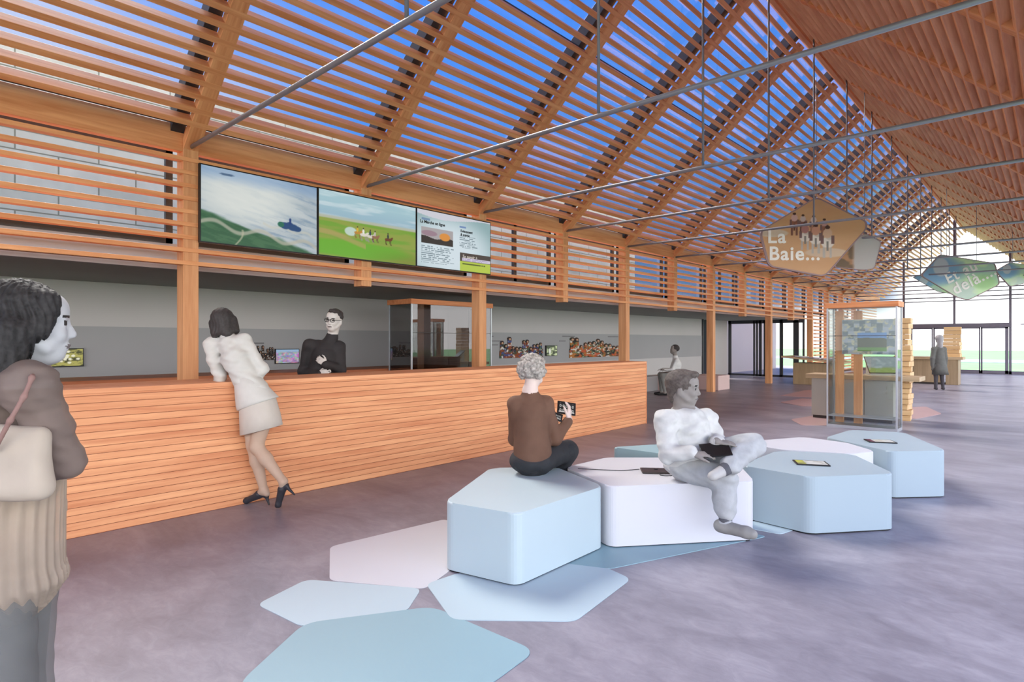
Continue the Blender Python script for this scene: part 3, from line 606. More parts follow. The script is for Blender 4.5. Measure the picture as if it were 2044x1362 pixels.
# ================================================================ HANGING SIGNS
def sign(pts, origin, label, pic, r=.10, pm_=None, texts=(), t=.03, rz=YAW, name='hanging_sign', cables=()):
    e = empty(name, origin, rz, label=label, cat='sign', group='polygonal signs hung under the ridge')
    P = rounded(pts, r, 5); x0, x1 = min(p[0] for p in P), max(p[0] for p in P); z0, z1 = min(p[1] for p in P), max(p[1] for p in P)
    b = B(); lo = [b.bm.verts.new((x, t/2, z)) for x, z in P]; hi = [b.bm.verts.new((x, -t/2, z)) for x, z in P]; n = len(P)
    b.bm.faces.new(lo); 
    for i in range(n): b.bm.faces.new((lo[i], lo[(i+1) % n], hi[(i+1) % n], hi[i]))
    # picture face: fan of small rings towards the centre so that the print is detailed
    cx, cz = sum(p[0] for p in P)/n, sum(p[1] for p in P)/n
    me0 = b.me('panel'); o = link('panel', me0, M['signclear'] if pm_ else M['signedge'], e)
    w, h = x1-x0, z1-z0
    poly = np.array(P)
    def inside(u, v):
        X = x0+u*w; Z = z0+v*h; c = np.zeros(len(u), bool); j = n-1
        for i in range(n):
            xi, zi = poly[i]; xj, zj = poly[j]
            cond = ((zi > Z) != (zj > Z)) & (X < (xj-xi)*(Z-zi)/((zj-zi) if zj != zi else 1e-9)+xi); c ^= cond; j = i
        return c
    k = .97
    P2 = poly*1.0
    f = link('print', grid_pic(w, h, int(w*90), int(h*90), pic, inside), pm_ or M['printsign'], e, loc=((x0+x1)/2, -t/2-.002, z0))
    # thin rim
    b = B(); ring = [(cx+(x-cx)*1.0, cz+(z-cz)*1.0) for x, z in P]; inn = [(cx+(x-cx)*.965, cz+(z-cz)*.965) for x, z in P]
    A = [b.bm.verts.new((x, -t/2-.008, z)) for x, z in ring]; C = [b.bm.verts.new((x, -t/2-.008, z)) for x, z in inn]; D = [b.bm.verts.new((x, t/2+.004, z)) for x, z in ring]; E_ = [b.bm.verts.new((x, -t/2, z)) for x, z in inn]
    for i in range(n):
        j = (i+1) % n; b.bm.faces.new((A[i], A[j], C[j], C[i])); b.bm.faces.new((A[i], D[i], D[j], A[j])); b.bm.faces.new((C[i], C[j], E_[j], E_[i]))
    b.obj('rim', M['rim'], e)
    for tx in texts: text(tx[0], tx[1], M['letter'], e, (tx[2], -t/2-.010, tx[3]), rot=(RP, tx[4] if len(tx) > 4 else 0, 0), ext=.004, space=1.12, bold=.009)
    for cx_ in cables: B().cyl((cx_[0], 0, cx_[1]), (cx_[0], 0, cx_[2]), .008, n=6).obj('cable', M['steel'], e)
    return e
M['signedge'] = plain('sign_panel', lin(176, 140, 120), .5, 0, .03, 2, alpha=.8); M['rim'] = plain('sign_rim', lin(150, 124, 130), .5, 0, .03)
M['signclear'] = plain('clear_sign_panel', lin(200, 224, 200), .5, 0, .03, 2, alpha=.9); M['printgreen'] = vcmat('green_sign_print', rough=.45, alpha=.94)
def rear_rider(c, u, v, x, y, s, horse, coat):
    s = s*1.12; uu = (u-x)*.95/s; vv = (v-y)/s
    for lx in (-.10, .09): c = mixc(c, (np.abs(uu-lx) < .035)*(vv > -.62)*(vv < -.05), horse*.82)
    c = mixc(c, blob(uu, vv, 0, 0, .19, .22), horse); c = mixc(c, (np.abs(uu) < .03)*(vv > -.34)*(vv < .05), horse*.6); c = mixc(c, blob(uu, vv, .05, .22, .10, .12), horse*.9)
    c = mixc(c, blob(uu, vv, 0, .38, .13, .20), coat); c = mixc(c, (np.abs(np.abs(uu)-.15) < .045)*(vv > -.05)*(vv < .28), C3(120, 90, 90)); c = mixc(c, blob(uu, vv, 0, .62, .07, .075), C3(70, 46, 44)); return c
def pic_sand(u, v):
    n = fbm(u*4, v*9, 2); c = np.ones((len(u), 3))*C3(206, 158, 116); c = mixc(c, n*.6, C3(222, 180, 140)); c = mixc(c, blob(u, v, .12, .55, .14, .05)*.7, C3(220, 216, 206)); c = mixc(c, blob(u, v, .62, .30, .2, .06)*.6, C3(222, 208, 196))
    for x, y, s, k, q in ((.32, .66, .20, C3(150, 96, 80), C3(216, 176, 174)), (.40, .66, .17, C3(130, 86, 76), C3(206, 186, 186)), (.50, .64, .18, C3(170, 120, 100), C3(224, 200, 196)), (.60, .60, .18, C3(150, 100, 84), C3(190, 150, 150)), (.42, .50, .24, C3(228, 216, 210), C3(176, 120, 116)), (.52, .47, .26, C3(232, 222, 216), C3(206, 150, 130)), (.63, .43, .28, C3(234, 224, 216), C3(214, 176, 150))): c = rear_rider(c, u, v, x, y, s, k, q)
    return c
def pic_grey(u, v):
    n = fbm(u*4, v*6, 2); c = np.ones((len(u), 3))*C3(180, 176, 176); c = mixc(c, ss(.45, .35, u), C3(176, 128, 92)); c = mixc(c, ss(.45, .35, u)*ss(.4, .6, n), C3(110, 90, 70)); return c
def pic_green(u, v):
    n = fbm(u*5, v*5, 6); c = np.ones((len(u), 3))*C3(178, 212, 190); c = mixc(c, ss(.45, .65, n), C3(206, 236, 186)); c = mixc(c, blob(u, v, .18, .66, .34, .34, .6), C3(128, 168, 206)); c = mixc(c, blob(u, v, .25, .72, .10, .20)*.8, C3(206, 206, 210))
    c = mixc(c, blob(u, v, .5, .2, .2, .2, .7)*.6, C3(206, 214, 210)); c = mixc(c, blob(u, v, .8, .4, .16, .16, .7)*.7, C3(150, 196, 130)); return c
# first sign, around Y=12.8
sign([(0, .745), (1.21, 1.475), (2.274, .95), (2.277, .80), (1.385, -.22), (.189, 0)], (-4.648+0.0, 12.815, 3.069), 'big brown polygonal hanging sign lettered La Baie with horse riders', pic_sand, .13,
     texts=(('La', .40, .17, .50), ('Baie...', .40, .20, .14)), cables=((1.21, 1.40, 4.0),))
sign([(-.02, .627), (.184, .757), (.541, .573), (.389, -.011), (.151, -.044), (-.50, .02)], (-3.20, 14.51, 3.069), 'small grey and brown polygonal sign peeking out right of the brown one', pic_grey, .07, cables=((.184, .74, 3.8),))
sign([(0, .748), (.647, 1.459), (2.516, 1.157), (2.683, .446), (1.618, -.09), (1.241, 0)], (-3.395, 23.976, 2.949), 'large blue and green polygonal hanging sign lettered Et au delà', pic_green, .12, M['printgreen'],
     texts=(('Et au', .50, .92, .46, -.46), ('delà....', .54, 1.16, .10, -.46)), cables=((.9, 1.40, 4.1), (1.9, 1.24, 4.1)))
sign([(0, .63), (.306, .715), (1.498, .02), (.851, .136)], (-3.64, 24.20, 3.049), 'narrow pale green sign tip peeking out left of the blue and green one', pic_green, .06, M['printgreen'])
sign([(0, .534), (.491, .821), (1.254, .72), (1.508, .212), (.491, 0)], (-1.552, 25.929, 3.338), 'small green polygonal sign at the right edge of the picture', pic_green, .08, M['printgreen'], cables=((.6, .78, 3.6),))
# ================================================================ DISPLAY CASES AND TABLES
def vitrine(name, w, d, h, loc, rz, label, gl, mid=True, shelf=()):
    e = empty(name, loc, rz, label=label, cat='display case', group='glass display cases')
    B().box(-w/2-.02, w/2+.02, -.02, d+.02, h-.09, h, .006).obj('top_frame', M['frame_wood'], e)
    B().box(-w/2, w/2, 0, d, 0, .05).obj('base_plate', M['metal'], e)
    for x, y in ((-w/2+.012, .012), (w/2-.012, .012), (-w/2+.012, d-.012), (w/2-.012, d-.012)): B().box(x-.012, x+.012, y-.012, y+.012, .05, h-.09).obj('corner_post', M['metal'], e)
    for nm, bx in (('front_pane', (-w/2+.024, w/2-.024, .008, .014)), ('back_pane', (-w/2+.024, w/2-.024, d-.014, d-.008)), ('side_pane', (-w/2+.008, -w/2+.014, .024, d-.024)), ('side_pane', (w/2-.014, w/2-.008, .024, d-.024))):
        B().box(bx[0], bx[1], bx[2], bx[3], .05, h-.09).obj(nm, gl, e)
    if mid: B().box(-w/2+.024, w/2-.024, .002, .008, h*.735-.004, h*.735+.004).obj('pane_joint', M['darkgrey'], e)
    for z in shelf: B().box(-w/2+.02, w/2-.02, .02, d-.02, z-.01, z+.01).obj('shelf', M['metal'], e)
    return e
v = vitrine('display_case', 1.06, .42, 2.16, (-2.46, 11.47, 0), 0, 'tall glass display case with wooden top frame standing behind the seating blocks', M['vglass'], shelf=(.20,))
for x in (-.40, -.11): B().box(x-.065, x+.065, .30, .36, .06, 2.03, .004).obj('upright', M['beamz'], v)
def pic_photos(u, v):
    n = fbm(u*14, v*14, 3); gx_, gy_ = np.floor(u*9), np.floor(v*9); k = vnoise(gx_*3.3, gy_*5.1, 2)
    c = np.ones((len(u), 3))*C3(176, 190, 206); c = mixc(c, ss(.3, .7, k), C3(120, 140, 150)); c = mixc(c, ss(.5, .75, n), C3(206, 206, 176)); m = (u > .30)*(u < .85)*(v > .08)*(v < .62)
    c = mixc(c, m, C3(110, 160, 220)); c = mixc(c, m*(v < .42+.1*n), C3(92, 104, 92)); c = mixc(c, m*(v < .20), C3(96, 150, 76)); return c
pp = empty('photo_panel', (-2.39, 11.66, 1.27), 0, label='photo montage panel with blue sky and many small pictures inside the glass case', cat='picture')
B().box(-.40, .40, 0, .015, 0, .60).obj('backing', M['metal'], pp); link('print', grid_pic(.79, .59, 110, 90, pic_photos), M['print'], pp, loc=(0, -.003, .005))
vitrine('display_case', 2.0, .66, 2.24, (-8.30, 7.50, 0), RP, 'brown-tinted glass display case behind the reception counter', M['dglass'], mid=True)
# table behind the display case
tb = empty('display_table', (-2.7, 12.55, 0), label='pale wood table with grey front panels behind the glass display case', cat='table')
B().box(-.95, .92, 0, .62, .78, .86, .004).obj('table_top', M['pale'], tb)
for x0, x1 in ((-.85, -.40), (-.39, .05), (.06, .52)): B().box(x0, x1, .04, .56, .06, .78, .003).obj('front_panel', M['cab'], tb)
B().box(-.83, .50, .06, .50, 0, .06).obj('plinth', M['darkgrey'], tb)
def pic_lect(u, v):
    n = fbm(u*8, v*8, 4); c = np.ones((len(u), 3))*C3(150, 166, 174); c = mixc(c, ss(.5, .3, v+.2*n), C3(150, 170, 90)); return mixc(c, ss(.5, .8, n)*.6, C3(206, 214, 216))
lt = empty('lectern_screen', (-2.35, 12.85, .86), math.radians(28), label='tilted reading screen with green picture on the pale wood table', cat='screen')
b = B(); b.prism([(-.26, -.02), (.26, -.02), (.26, .30), (-.26, .30)], 0, .02).obj('foot', M['cab'], lt)
b = B(); vs = [(-.24, 0, .02), (.24, 0, .02), (.24, .30, .02), (-.24, .30, .02), (-.24, .02, .06), (.24, .02, .06), (.24, .30, .30), (-.24, .30, .30)]
V = [b.bm.verts.new(p) for p in vs]; [b.bm.faces.new([V[i] for i in q]) for q in ((3,2,1,0),(4,5,6,7),(0,1,5,4),(1,2,6,5),(2,3,7,6),(3,0,4,7))]
b.obj('housing', M['cab'], lt)
o = link('display', grid_pic(.52, .42, 40, 30, pic_lect), M['screen'], lt, loc=(0, -.005, .055), rot=(-math.radians(48), 0, 0))
bb = B().box(-.27, .27, -.0, .014, -.01, .44, .003).obj('screen_frame', M['darkgrey'], lt, loc=(0, -.001, .05)); bb.rotation_euler = (-math.radians(48), 0, 0)
# towers of stacked wooden slabs
def tower(loc, w, d, n, h, label, skip=None, mat='palelight', z0=0, gap=.006):
    e = empty('block_tower', loc, 0, label=label, cat='tower', group='towers of stacked wooden slabs')
    rs = random.Random(int(loc[1]*10))
    for i in range(n):
        z = z0 + i*h
        if skip and skip[0] < z < skip[1]: continue
        dx, dy, a = rs.uniform(-.02, .02), rs.uniform(-.02, .02), rs.uniform(-.10, .10)
        o = B().box(-w/2, w/2, -d/2, d/2, 0, h-gap, .006).obj('slab', M[mat], e, loc=(dx, dy, z)); o.rotation_euler = (0, 0, a)
    return e
tower((-2.17, 13.42, 0), .27, .34, 19, .102, 'tall tower of stacked pale wooden slabs right of the display case')
# sloping desk by the aisle
dk = empty('sloping_desk', (-6.2, 22.3, 0), label='pale wooden desk with a sloping top near the side glazing', cat='table')
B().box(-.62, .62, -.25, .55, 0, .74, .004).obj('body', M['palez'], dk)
b = B(); vs = [(-.95, -.45), (1.0, -.45), (1.0, .75), (-.95, .75)]
V = [b.bm.verts.new((x, y, z)) for z_ in (0, 1) for (x, y) in vs for z in [(.92 - .09*(x+.95)) + (.06 if z_ else 0)]]
[b.bm.faces.new([V[i] for i in q]) for q in ((3,2,1,0),(4,5,6,7),(0,1,5,4),(1,2,6,5),(2,3,7,6),(3,0,4,7))]
b.obj('sloping_top', M['pale'], dk)
for i, (x, y, a) in enumerate(((-6.55, 22.1, .1), (-6.1, 22.05, -.1), (-5.65, 22.1, .15))):
    k = empty('open_magazine', (x, y, .93+.06-.09*(x+7.15)), a, label='open greyish magazine lying on the sloping desk, %s' % ['at its left end', 'in the middle', 'at its right end'][i], cat='magazine', group='magazines on the sloping desk')
    k.rotation_euler = (0, .09, a); B().box(-.20, 0, -.15, .15, 0, .04, .008).obj('left_page', M['metal'], k); B().box(0, .20, -.15, .15, 0, .045, .008).obj('right_page', M['s_white'], k)
B().box(-.08, .08, -.06, .06, 0, .20, .01).obj('telephone_box', M['black'], loc=(-5.36, 22.0, .86), label='small black device at the right end of the sloping desk', cat='device')
# far counter in front of the entrance
fc = empty('information_desk', (-3.1, 25.5, 0), label='pale wooden information desk in front of the gable entrance', cat='counter')
B().box(-1.05, .75, -.35, .45, .86, .95, .004).obj('worktop', M['pale'], fc)
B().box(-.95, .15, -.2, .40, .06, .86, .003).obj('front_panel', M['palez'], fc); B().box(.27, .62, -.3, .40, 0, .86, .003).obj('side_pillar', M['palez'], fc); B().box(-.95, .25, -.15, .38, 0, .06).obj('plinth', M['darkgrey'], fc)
tower((-2.68, 25.6, .95), .48, .42, 8, .13, 'short tower of wooden slabs with a greenish top on the far information desk', mat='palelight')
B().box(-.22, .22, -.19, .19, 0, .012, .002).obj('paper_pad', M['s_white'], loc=(-3.55, 25.5, .951), label='flat white paper pad on the far information desk', cat='paper')
# cubes along the back wall
B().box(-.45, .45, -.4, .4, 0, .45, .02).obj('cube_stool', M['s_greycube'], loc=(-9.35, 15.9, 0), label='grey upholstered cube stool below the far seated man', cat='stool', group='cube stools at the back wall')
B().box(-.95, .3, -.45, .45, 0, .45, .02).obj('cube_stool', M['s_pinkb'], loc=(-8.35, 16.75, 0), label='long pale pink cube stool behind the post', cat='stool', group='cube stools at the back wall')
B().box(-.42, .42, -.42, .42, 0, .45, .02).obj('cube_stool', M['s_pinkb'], loc=(-7.95, 17.9, 0), label='short pale pink cube stool to the right of the post', cat='stool', group='cube stools at the back wall')
# tablets lying on the seating blocks
def pic_tabA(u, v):
    n = fbm(u*5, v*5, 8); c = np.ones((len(u), 3))*C3(226, 226, 230); c = mixc(c, u < .3, C3(206, 206, 90)); return mixc(c, ss(.5, .7, n)*.5, C3(120, 120, 116))
def pic_tabB(u, v):
    n = fbm(u*5, v*5, 9); c = np.ones((len(u), 3))*C3(222, 222, 226); c = mixc(c, u < .2, C3(110, 50, 80)); return mixc(c, ss(.55, .7, n)*.6, C3(190, 160, 110))
def flat_tablet(loc, rz, pic, label, w=.26, d=.19):
    e = empty('tablet_computer', loc, rz, label=label, cat='tablet', group='tablets set in the seating blocks')
    B().box(-w/2, w/2, -d/2, d/2, 0, .010, .003).obj('case', M['black'], e)
    link('display', grid_pic(w-.03, d-.03, 24, 18, pic), M['screen'], e, loc=(0, -(d-.03)/2, .0105), rot=(-RP, 0, 0))
    return e
flat_tablet((-1.555, 5.50, .451), YAW-.25, pic_tabA, 'flat tablet with a yellow edged page on the grey-blue block')
flat_tablet((-1.36, 7.18, .451), YAW-.25, pic_tabB, 'flat tablet with a dark red edged page on the farthest block')
e = empty('closed_tablet', (-2.375, 4.321, .451), YAW-.1, label='closed dark brown tablet case on the white block beside the man', cat='tablet')
B().box(-.12, .12, -.085, .085, 0, .014, .004).obj('cover', M['darkgrey'], e); B().cyl((0, .03, .014), (0, .03, .018), .018).obj('button', M['black'], e)
def cable(pts, label, r=.003):
    cu = bpy.data.curves.new('c', 'CURVE'); cu.dimensions = '3D'; cu.bevel_depth = r; cu.bevel_resolution = 2; sp = cu.splines.new('BEZIER'); sp.bezier_points.add(len(pts)-1)
    for q, p in zip(sp.bezier_points, pts): q.co = p; q.handle_left_type = q.handle_right_type = 'AUTO'
    o = bpy.data.objects.new('t', cu); COL.objects.link(o); dg = bpy.context.evaluated_depsgraph_get(); me = bpy.data.meshes.new_from_object(o.evaluated_get(dg)); bpy.data.objects.remove(o)
    return link('cable', me, M['cable'], smooth=True, label=label, cat='cable', group='thin cables on the white block')
cable([(-2.90, 3.98, .455), (-2.72, 4.08, .454), (-2.60, 4.16, .454), (-2.517, 4.299, .454)], 'thin dark cable running from the seated woman to the brown tablet case')
cable([(-2.315, 4.261, .454), (-2.275, 4.221, .454), (-2.205, 4.301, .454), (-2.225, 4.401, .454)], 'short thin cable loop right of the brown tablet case')

# ================================================================ PEOPLE: smooth implicit bodies turned into one surface each
def surfnet(V, lo, h):
    s = V < 0; nx, ny, nz = V.shape
    c = np.zeros((nx-1, ny-1, nz-1), int)
    for i in (0, 1):
        for j in (0, 1):
            for k in (0, 1): c += s[i:nx-1+i, j:ny-1+j, k:nz-1+k]
    act = (c > 0) & (c < 8); I = np.argwhere(act); vid = -np.ones(act.shape, int); vid[act] = np.arange(len(I))
    acc = np.zeros((len(I), 3)); cnt = np.zeros(len(I))
    cor = [(i, j, k) for i in (0, 1) for j in (0, 1) for k in (0, 1)]
    for a in cor:
        for ax in range(3):
            if a[ax]: continue
            b = list(a); b[ax] = 1
            va = V[I[:, 0]+a[0], I[:, 1]+a[1], I[:, 2]+a[2]]; vb = V[I[:, 0]+b[0], I[:, 1]+b[1], I[:, 2]+b[2]]
            m = (va < 0) != (vb < 0); t = np.where(m, va/np.where(va-vb == 0, 1, va-vb), 0)
            p = np.tile(np.array(a, float), (len(I), 1)); p[:, ax] += t; acc[m] += p[m]; cnt[m] += 1
    P = (I + acc/cnt[:, None])*h + lo
    Q = []
    for ax in range(3):
        u, w = (ax+1) % 3, (ax+2) % 3
        sl0 = [slice(None)]*3; sl1 = [slice(None)]*3; sl0[ax] = slice(0, -1); sl1[ax] = slice(1, None)
        x = s[tuple(sl0)] != s[tuple(sl1)]; E = np.argwhere(x)
        E = E[(E[:, u] > 0) & (E[:, w] > 0) & (E[:, u] < V.shape[u]-1) & (E[:, w] < V.shape[w]-1)]
        du = np.zeros(3, int); du[u] = 1; dw = np.zeros(3, int); dw[w] = 1
        g = lambda d: vid[tuple((E-d).T)]
        q = np.stack([g(du*0), g(du), g(du+dw), g(dw)], 1); f = s[tuple(E.T)]; q[~f] = q[~f][:, ::-1]; Q.append(q)
    Q = np.concatenate(Q); Q = Q[(Q >= 0).all(1)]
    return P, Q
class Body:
    def __init__(s, k=.03): s.ops = []; s.k = k; s.paint = []; s.disp = None
    def cap(s, a, b, ra, rb=None, k=None): s.ops.append(('c', np.array(a, float), np.array(b, float), ra, ra if rb is None else rb, k)); return s
    def chain(s, pts, rs, k=None):
        for i in range(len(pts)-1): s.cap(pts[i], pts[i+1], rs[i], rs[i+1], k)
        return s
    def ell(s, c, r, R=None, k=None, cut=False): s.ops.append(('x' if cut else 'e', np.array(c, float), np.array(r, float), np.eye(3) if R is None else R, k)); return s
    def col(s, c, r, mi, R=None): s.paint.append((np.array(c, float), np.array(r, float), mi, np.eye(3) if R is None else R)); return s
    def mesh(s, name, h):
        lo = np.full(3, 1e9); hi = -lo
        for o in s.ops:
            if o[0] == 'c':
                m = max(o[3], o[4]); lo = np.minimum(lo, np.minimum(o[1], o[2])-m); hi = np.maximum(hi, np.maximum(o[1], o[2])+m)
            elif o[0] == 'e': m = o[2].max(); lo = np.minimum(lo, o[1]-m); hi = np.maximum(hi, o[1]+m)
        lo -= 3*h+.01; hi += 3*h+.01; n = np.ceil((hi-lo)/h).astype(int)+1
        V = np.full(n, .25, np.float32)
        ax = [lo[i]+h*np.arange(n[i]) for i in range(3)]
        for o in s.ops:
            kk = (o[-1] if o[-1] is not None else s.k)
            if o[0] == 'c': a = np.minimum(o[1], o[2])-max(o[3], o[4]); b = np.maximum(o[1], o[2])+max(o[3], o[4])
            else: a = o[1]-o[2].max(); b = o[1]+o[2].max()
            mg = max(.05, kk*1.5); i0 = np.maximum(((a-mg-lo)/h).astype(int), 0); i1 = np.minimum(((b+mg-lo)/h).astype(int)+2, n)
            sl = tuple(slice(p, q) for p, q in zip(i0, i1)); X, Y, Z = np.meshgrid(*[ax[i][sl[i]] for i in range(3)], indexing='ij', sparse=True)
            if o[0] == 'c':
                d = o[2]-o[1]; L2 = max(float(d@d), 1e-9); px, py, pz = X-o[1][0], Y-o[1][1], Z-o[1][2]
                t = np.clip((px*d[0]+py*d[1]+pz*d[2])/L2, 0, 1); D = np.sqrt((px-t*d[0])**2+(py-t*d[1])**2+(pz-t*d[2])**2) - (o[3]+(o[4]-o[3])*t)
            else:
                px, py, pz = X-o[1][0], Y-o[1][1], Z-o[1][2]; R = o[3]
                l = [px*R[0][i]+py*R[1][i]+pz*R[2][i] for i in range(3)]; q = np.sqrt(sum((l[i]/o[2][i])**2 for i in range(3))); q2 = np.sqrt(sum((l[i]/o[2][i]**2)**2 for i in range(3)))
                D = q*(q-1)/np.maximum(q2, 1e-6)
            cur = V[sl]
            if o[0] == 'x':
                D = -D; hh = np.maximum(kk-np.abs(cur-D), 0)/kk; V[sl] = np.maximum(cur, D)+hh*hh*kk*.25
            else:
                hh = np.maximum(kk-np.abs(cur-D), 0)/kk; V[sl] = np.minimum(cur, D)-hh*hh*kk*.25
        if s.disp:
            X, Y, Z = np.meshgrid(*ax, indexing='ij', sparse=True); V += s.disp(X, Y, Z)
        P, Q = surfnet(V, lo, h)
        me = bpy.data.meshes.new(name); me.vertices.add(len(P)); me.vertices.foreach_set('co', P.astype(np.float32).ravel())
        me.loops.add(len(Q)*4); me.loops.foreach_set('vertex_index', Q.astype(np.int32).ravel()); me.polygons.add(len(Q)); me.polygons.foreach_set('loop_start', np.arange(len(Q), dtype=np.int32)*4); 
        if s.paint:
            C = P[Q].mean(1); mi = np.zeros(len(Q), np.int32)
            for c, r, m, R in s.paint: l = (C-c)@R; mi[((l/r)**2).sum(1) < 1] = m
            me.polygons.foreach_set('material_index', mi)
        me.update(calc_edges=True); me.validate(); me.polygons.foreach_set('use_smooth', np.ones(len(Q), bool))
        return me
def rotm(f, u=(0, 0, 1)):
    """columns: forward, left, up"""
    f = np.array(f, float); f /= np.linalg.norm(f); u = np.array(u, float); l = np.cross(u, f); l /= np.linalg.norm(l); u = np.cross(f, l); return np.stack([f, l, u], 1)
def head(b, c, f, up=(0, 0, 1), s=1.0, skin=0, eye=1, lip=2, brow=3, neck=None, nr=.052):
    R = rotm(f, up); T = lambda x, y, z: np.array(c)+R@(np.array([x, y, z])*s)
    b.ell(T(-.012, 0, .035), np.array([.100, .078, .088])*s, R, .02); b.ell(T(.022, 0, -.030), np.array([.074, .062, .092])*s, R, .03)
    b.ell(T(.050, 0, -.092), np.array([.034, .032, .024])*s, R, .03); b.ell(T(.052, 0, .050), np.array([.042, .058, .040])*s, R, .03)
    for y in (-1, 1):
        b.ell(T(.094, y*.032, .006), np.array([.020, .019, .012])*s, R, .012, cut=True); b.ell(T(.078, y*.032, .004), np.array([.015, .016, .013])*s, R, .004)
        b.cap(T(.088, y*.016, .024), T(.078, y*.048, .024), .008*s, .006*s, .012); b.ell(T(.068, y*.040, -.030), np.array([.022, .018, .020])*s, R, .02)
        b.ell(T(-.008, y*.078, -.008), np.array([.018, .008, .030])*s, R, .008); b.cap(T(.040, y*.052, -.070), T(-.010, y*.064, -.030), .016*s, .018*s, .02)
        b.col(T(.090, y*.032, .005), np.array([.014, .014, .0085])*s, eye, R); b.col(T(.088, y*.033, .027), np.array([.014, .020, .0035])*s, brow, R)
    b.cap(T(.090, 0, .010), T(.108, 0, -.030), .007*s, .010*s, .012); b.ell(T(.100, .009, -.036), np.array([.010, .008, .007])*s, R, .006); b.ell(T(.100, -.009, -.036), np.array([.010, .008, .007])*s, R, .006)
    b.ell(T(.089, 0, -.062), np.array([.013, .026, .0065])*s, R, .006); b.ell(T(.086, 0, -.072), np.array([.012, .022, .007])*s, R, .006)
    b.col(T(.094, 0, -.067), np.array([.018, .027, .0085])*s, lip, R)
    if neck is not None: b.cap(T(-.020, 0, -.060), neck, nr*s, nr*1.1, .03)
    return T, R
def hand(b, w, d, n, side=1, curl=.5, s=1.0, spread=1.0):
    """w wrist, d direction of the hand, n back-of-hand normal"""
    d = np.array(d, float); d /= np.linalg.norm(d); n = np.array(n, float); n -= d*(n@d); n /= np.linalg.norm(n); l = np.cross(n, d)*side; w = np.array(w, float)
    T = lambda a, c, e: w+(d*a+l*c+n*e)*s
    for i, (y, L, r) in enumerate(((-.030, .070, .0085), (-.010, .078, .009), (.011, .073, .0088), (.030, .058, .0078))):
        b.cap(T(.005, y*.55, 0), T(.078, y, .002), .013*s, .011*s, .012)
        p = T(.080, y*spread, .002); a = curl*.35; dirn = lambda a: d*math.cos(a)-n*math.sin(a)
        for j, q in enumerate((.46, .32, .24)):
            a_ = a+curl*.55*j; p2 = p+dirn(a_)*L*q*s; b.cap(p, p2, r*s*(1-.08*j), r*s*(.93-.08*j), .004); p = p2
    q0 = T(.018, .026*1.0, -.004); q1 = T(.050, .050, -.014); q2 = T(.078, .058, -.024); q3 = T(.098, .055, -.034)
    b.cap(q0, q1, .014*s, .0115*s, .010); b.cap(q1, q2, .0105*s, .0095*s, .005); b.cap(q2, q3, .0092*s, .008*s, .004)
def pm(name, col, alpha=1, rough=.75, noise=.10, scale=9, bump=.3): return plain(name, col, rough, 0, noise, scale, .2, alpha, bump)
def folds(amp, f=(38, 30, 20), ph=0):
    return lambda X, Y, Z: amp*(np.sin(X*f[0]+3*np.sin(Z*11+ph)+ph)*np.sin(Z*f[2]+2.5*np.sin(Y*13+X*9))+.6*np.sin(Y*f[1]+2*np.sin(Z*17+ph))*np.cos(Z*f[2]*1.7+X*14))
class Person:
    def __init__(s, px0, D, label, name='person'):
        s.px0, s.D = px0, D; s.x0 = (px0-1022)*D/FPX
        F = np.array([-math.sin(YAW), math.cos(YAW), 0]); Rr = np.array([math.cos(YAW), math.sin(YAW), 0]); s.loc = tuple(F*D+Rr*s.x0); s.label = label; s.name = name; s.root = None
    def P(s, px, py, y=0):
        d = s.D+y; return np.array([(px-1022)*d/FPX - s.x0, y, 1.5+(681-py)*d/FPX])
    def body(s, b, h, mats):
        o = link(s.name, b.mesh('body', h), mats, loc=s.loc, rot=(0, 0, YAW), label=s.label, cat='person'); s.root = o; return o
    def part(s, name, b, h, mats): return link(name, b.mesh(name, h), mats, s.root)
    def mesh(s, name, B_, mat): return B_.obj(name, mat, s.root)
def hairbob(b, T, R, s=1.0, back=.0, k=.03):
    b.ell(T(-.020, 0, .045), np.array([.112, .092, .092])*s, R, k)
def lerp(a, b, t): return a+(b-a)*t
def loft(p, name, rings, mat, n=40, pleat=0, pn=14):
    b = B(); R_ = []
    for c, rx, ry in rings:
        R_.append([b.bm.verts.new((c[0]+rx*math.cos(t)*(1+pleat*math.sin(pn*t)), c[1]+ry*math.sin(t)*(1+pleat*math.sin(pn*t)), c[2]+(c[3] if len(c) > 3 else 0)*math.cos(t))) for t in [2*PI*i/n for i in range(n)]])
    for A, C in zip(R_, R_[1:]):
        for i in range(n): f = b.bm.faces.new((A[i], A[(i+1) % n], C[(i+1) % n], C[i])); f.smooth = True
    b.bm.faces.new(R_[0][::-1]); b.bm.faces.new(R_[-1]); return b.obj(name, mat, p.root)

# ---- P1: woman in the left foreground, back three-quarters, looking right
p = Person(22, 1.83, 'long-haired woman at the left edge seen from behind, carrying a bag, looking right'); P = lambda px, py, y=0: p.P(px-38, py, y)
sk, gy_, eyd, lipm = pm('skin_pale_grey', lin(186, 186, 188), .95, .6, .03), pm('jacket_brown_grey', lin(128, 112, 104), .80), pm('eye_dark', lin(48, 46, 46), 1, .3), pm('lips_grey', lin(110, 104, 104), .95, .5)
trg = pm('trousers_grey', lin(124, 124, 122), .56)
b = Body(.03); hc = P(96, 648, .0); f1 = np.array([.80, .60, 0])
shR, shL = P(96, 772, -.10), P(20, 770, .22); nk = P(62, 748, .05); hipc = P(48, 1130, .05); el = P(170, 922, -.02); wr = P(120, 938, .24)
T, R = head(b, hc, f1, (0, 0, 1), 1.02, neck=nk)
b.cap(nk, P(56, 860, .05), .07, .11); b.cap(P(56, 860, .05), hipc, .12, .125); b.cap(shR, shL, .055, .055)
b.chain([shR, el, wr], [.048, .042, .030]); hand(b, wr, (-.5, .8, .1), (0, 0, 1), 1, .5)
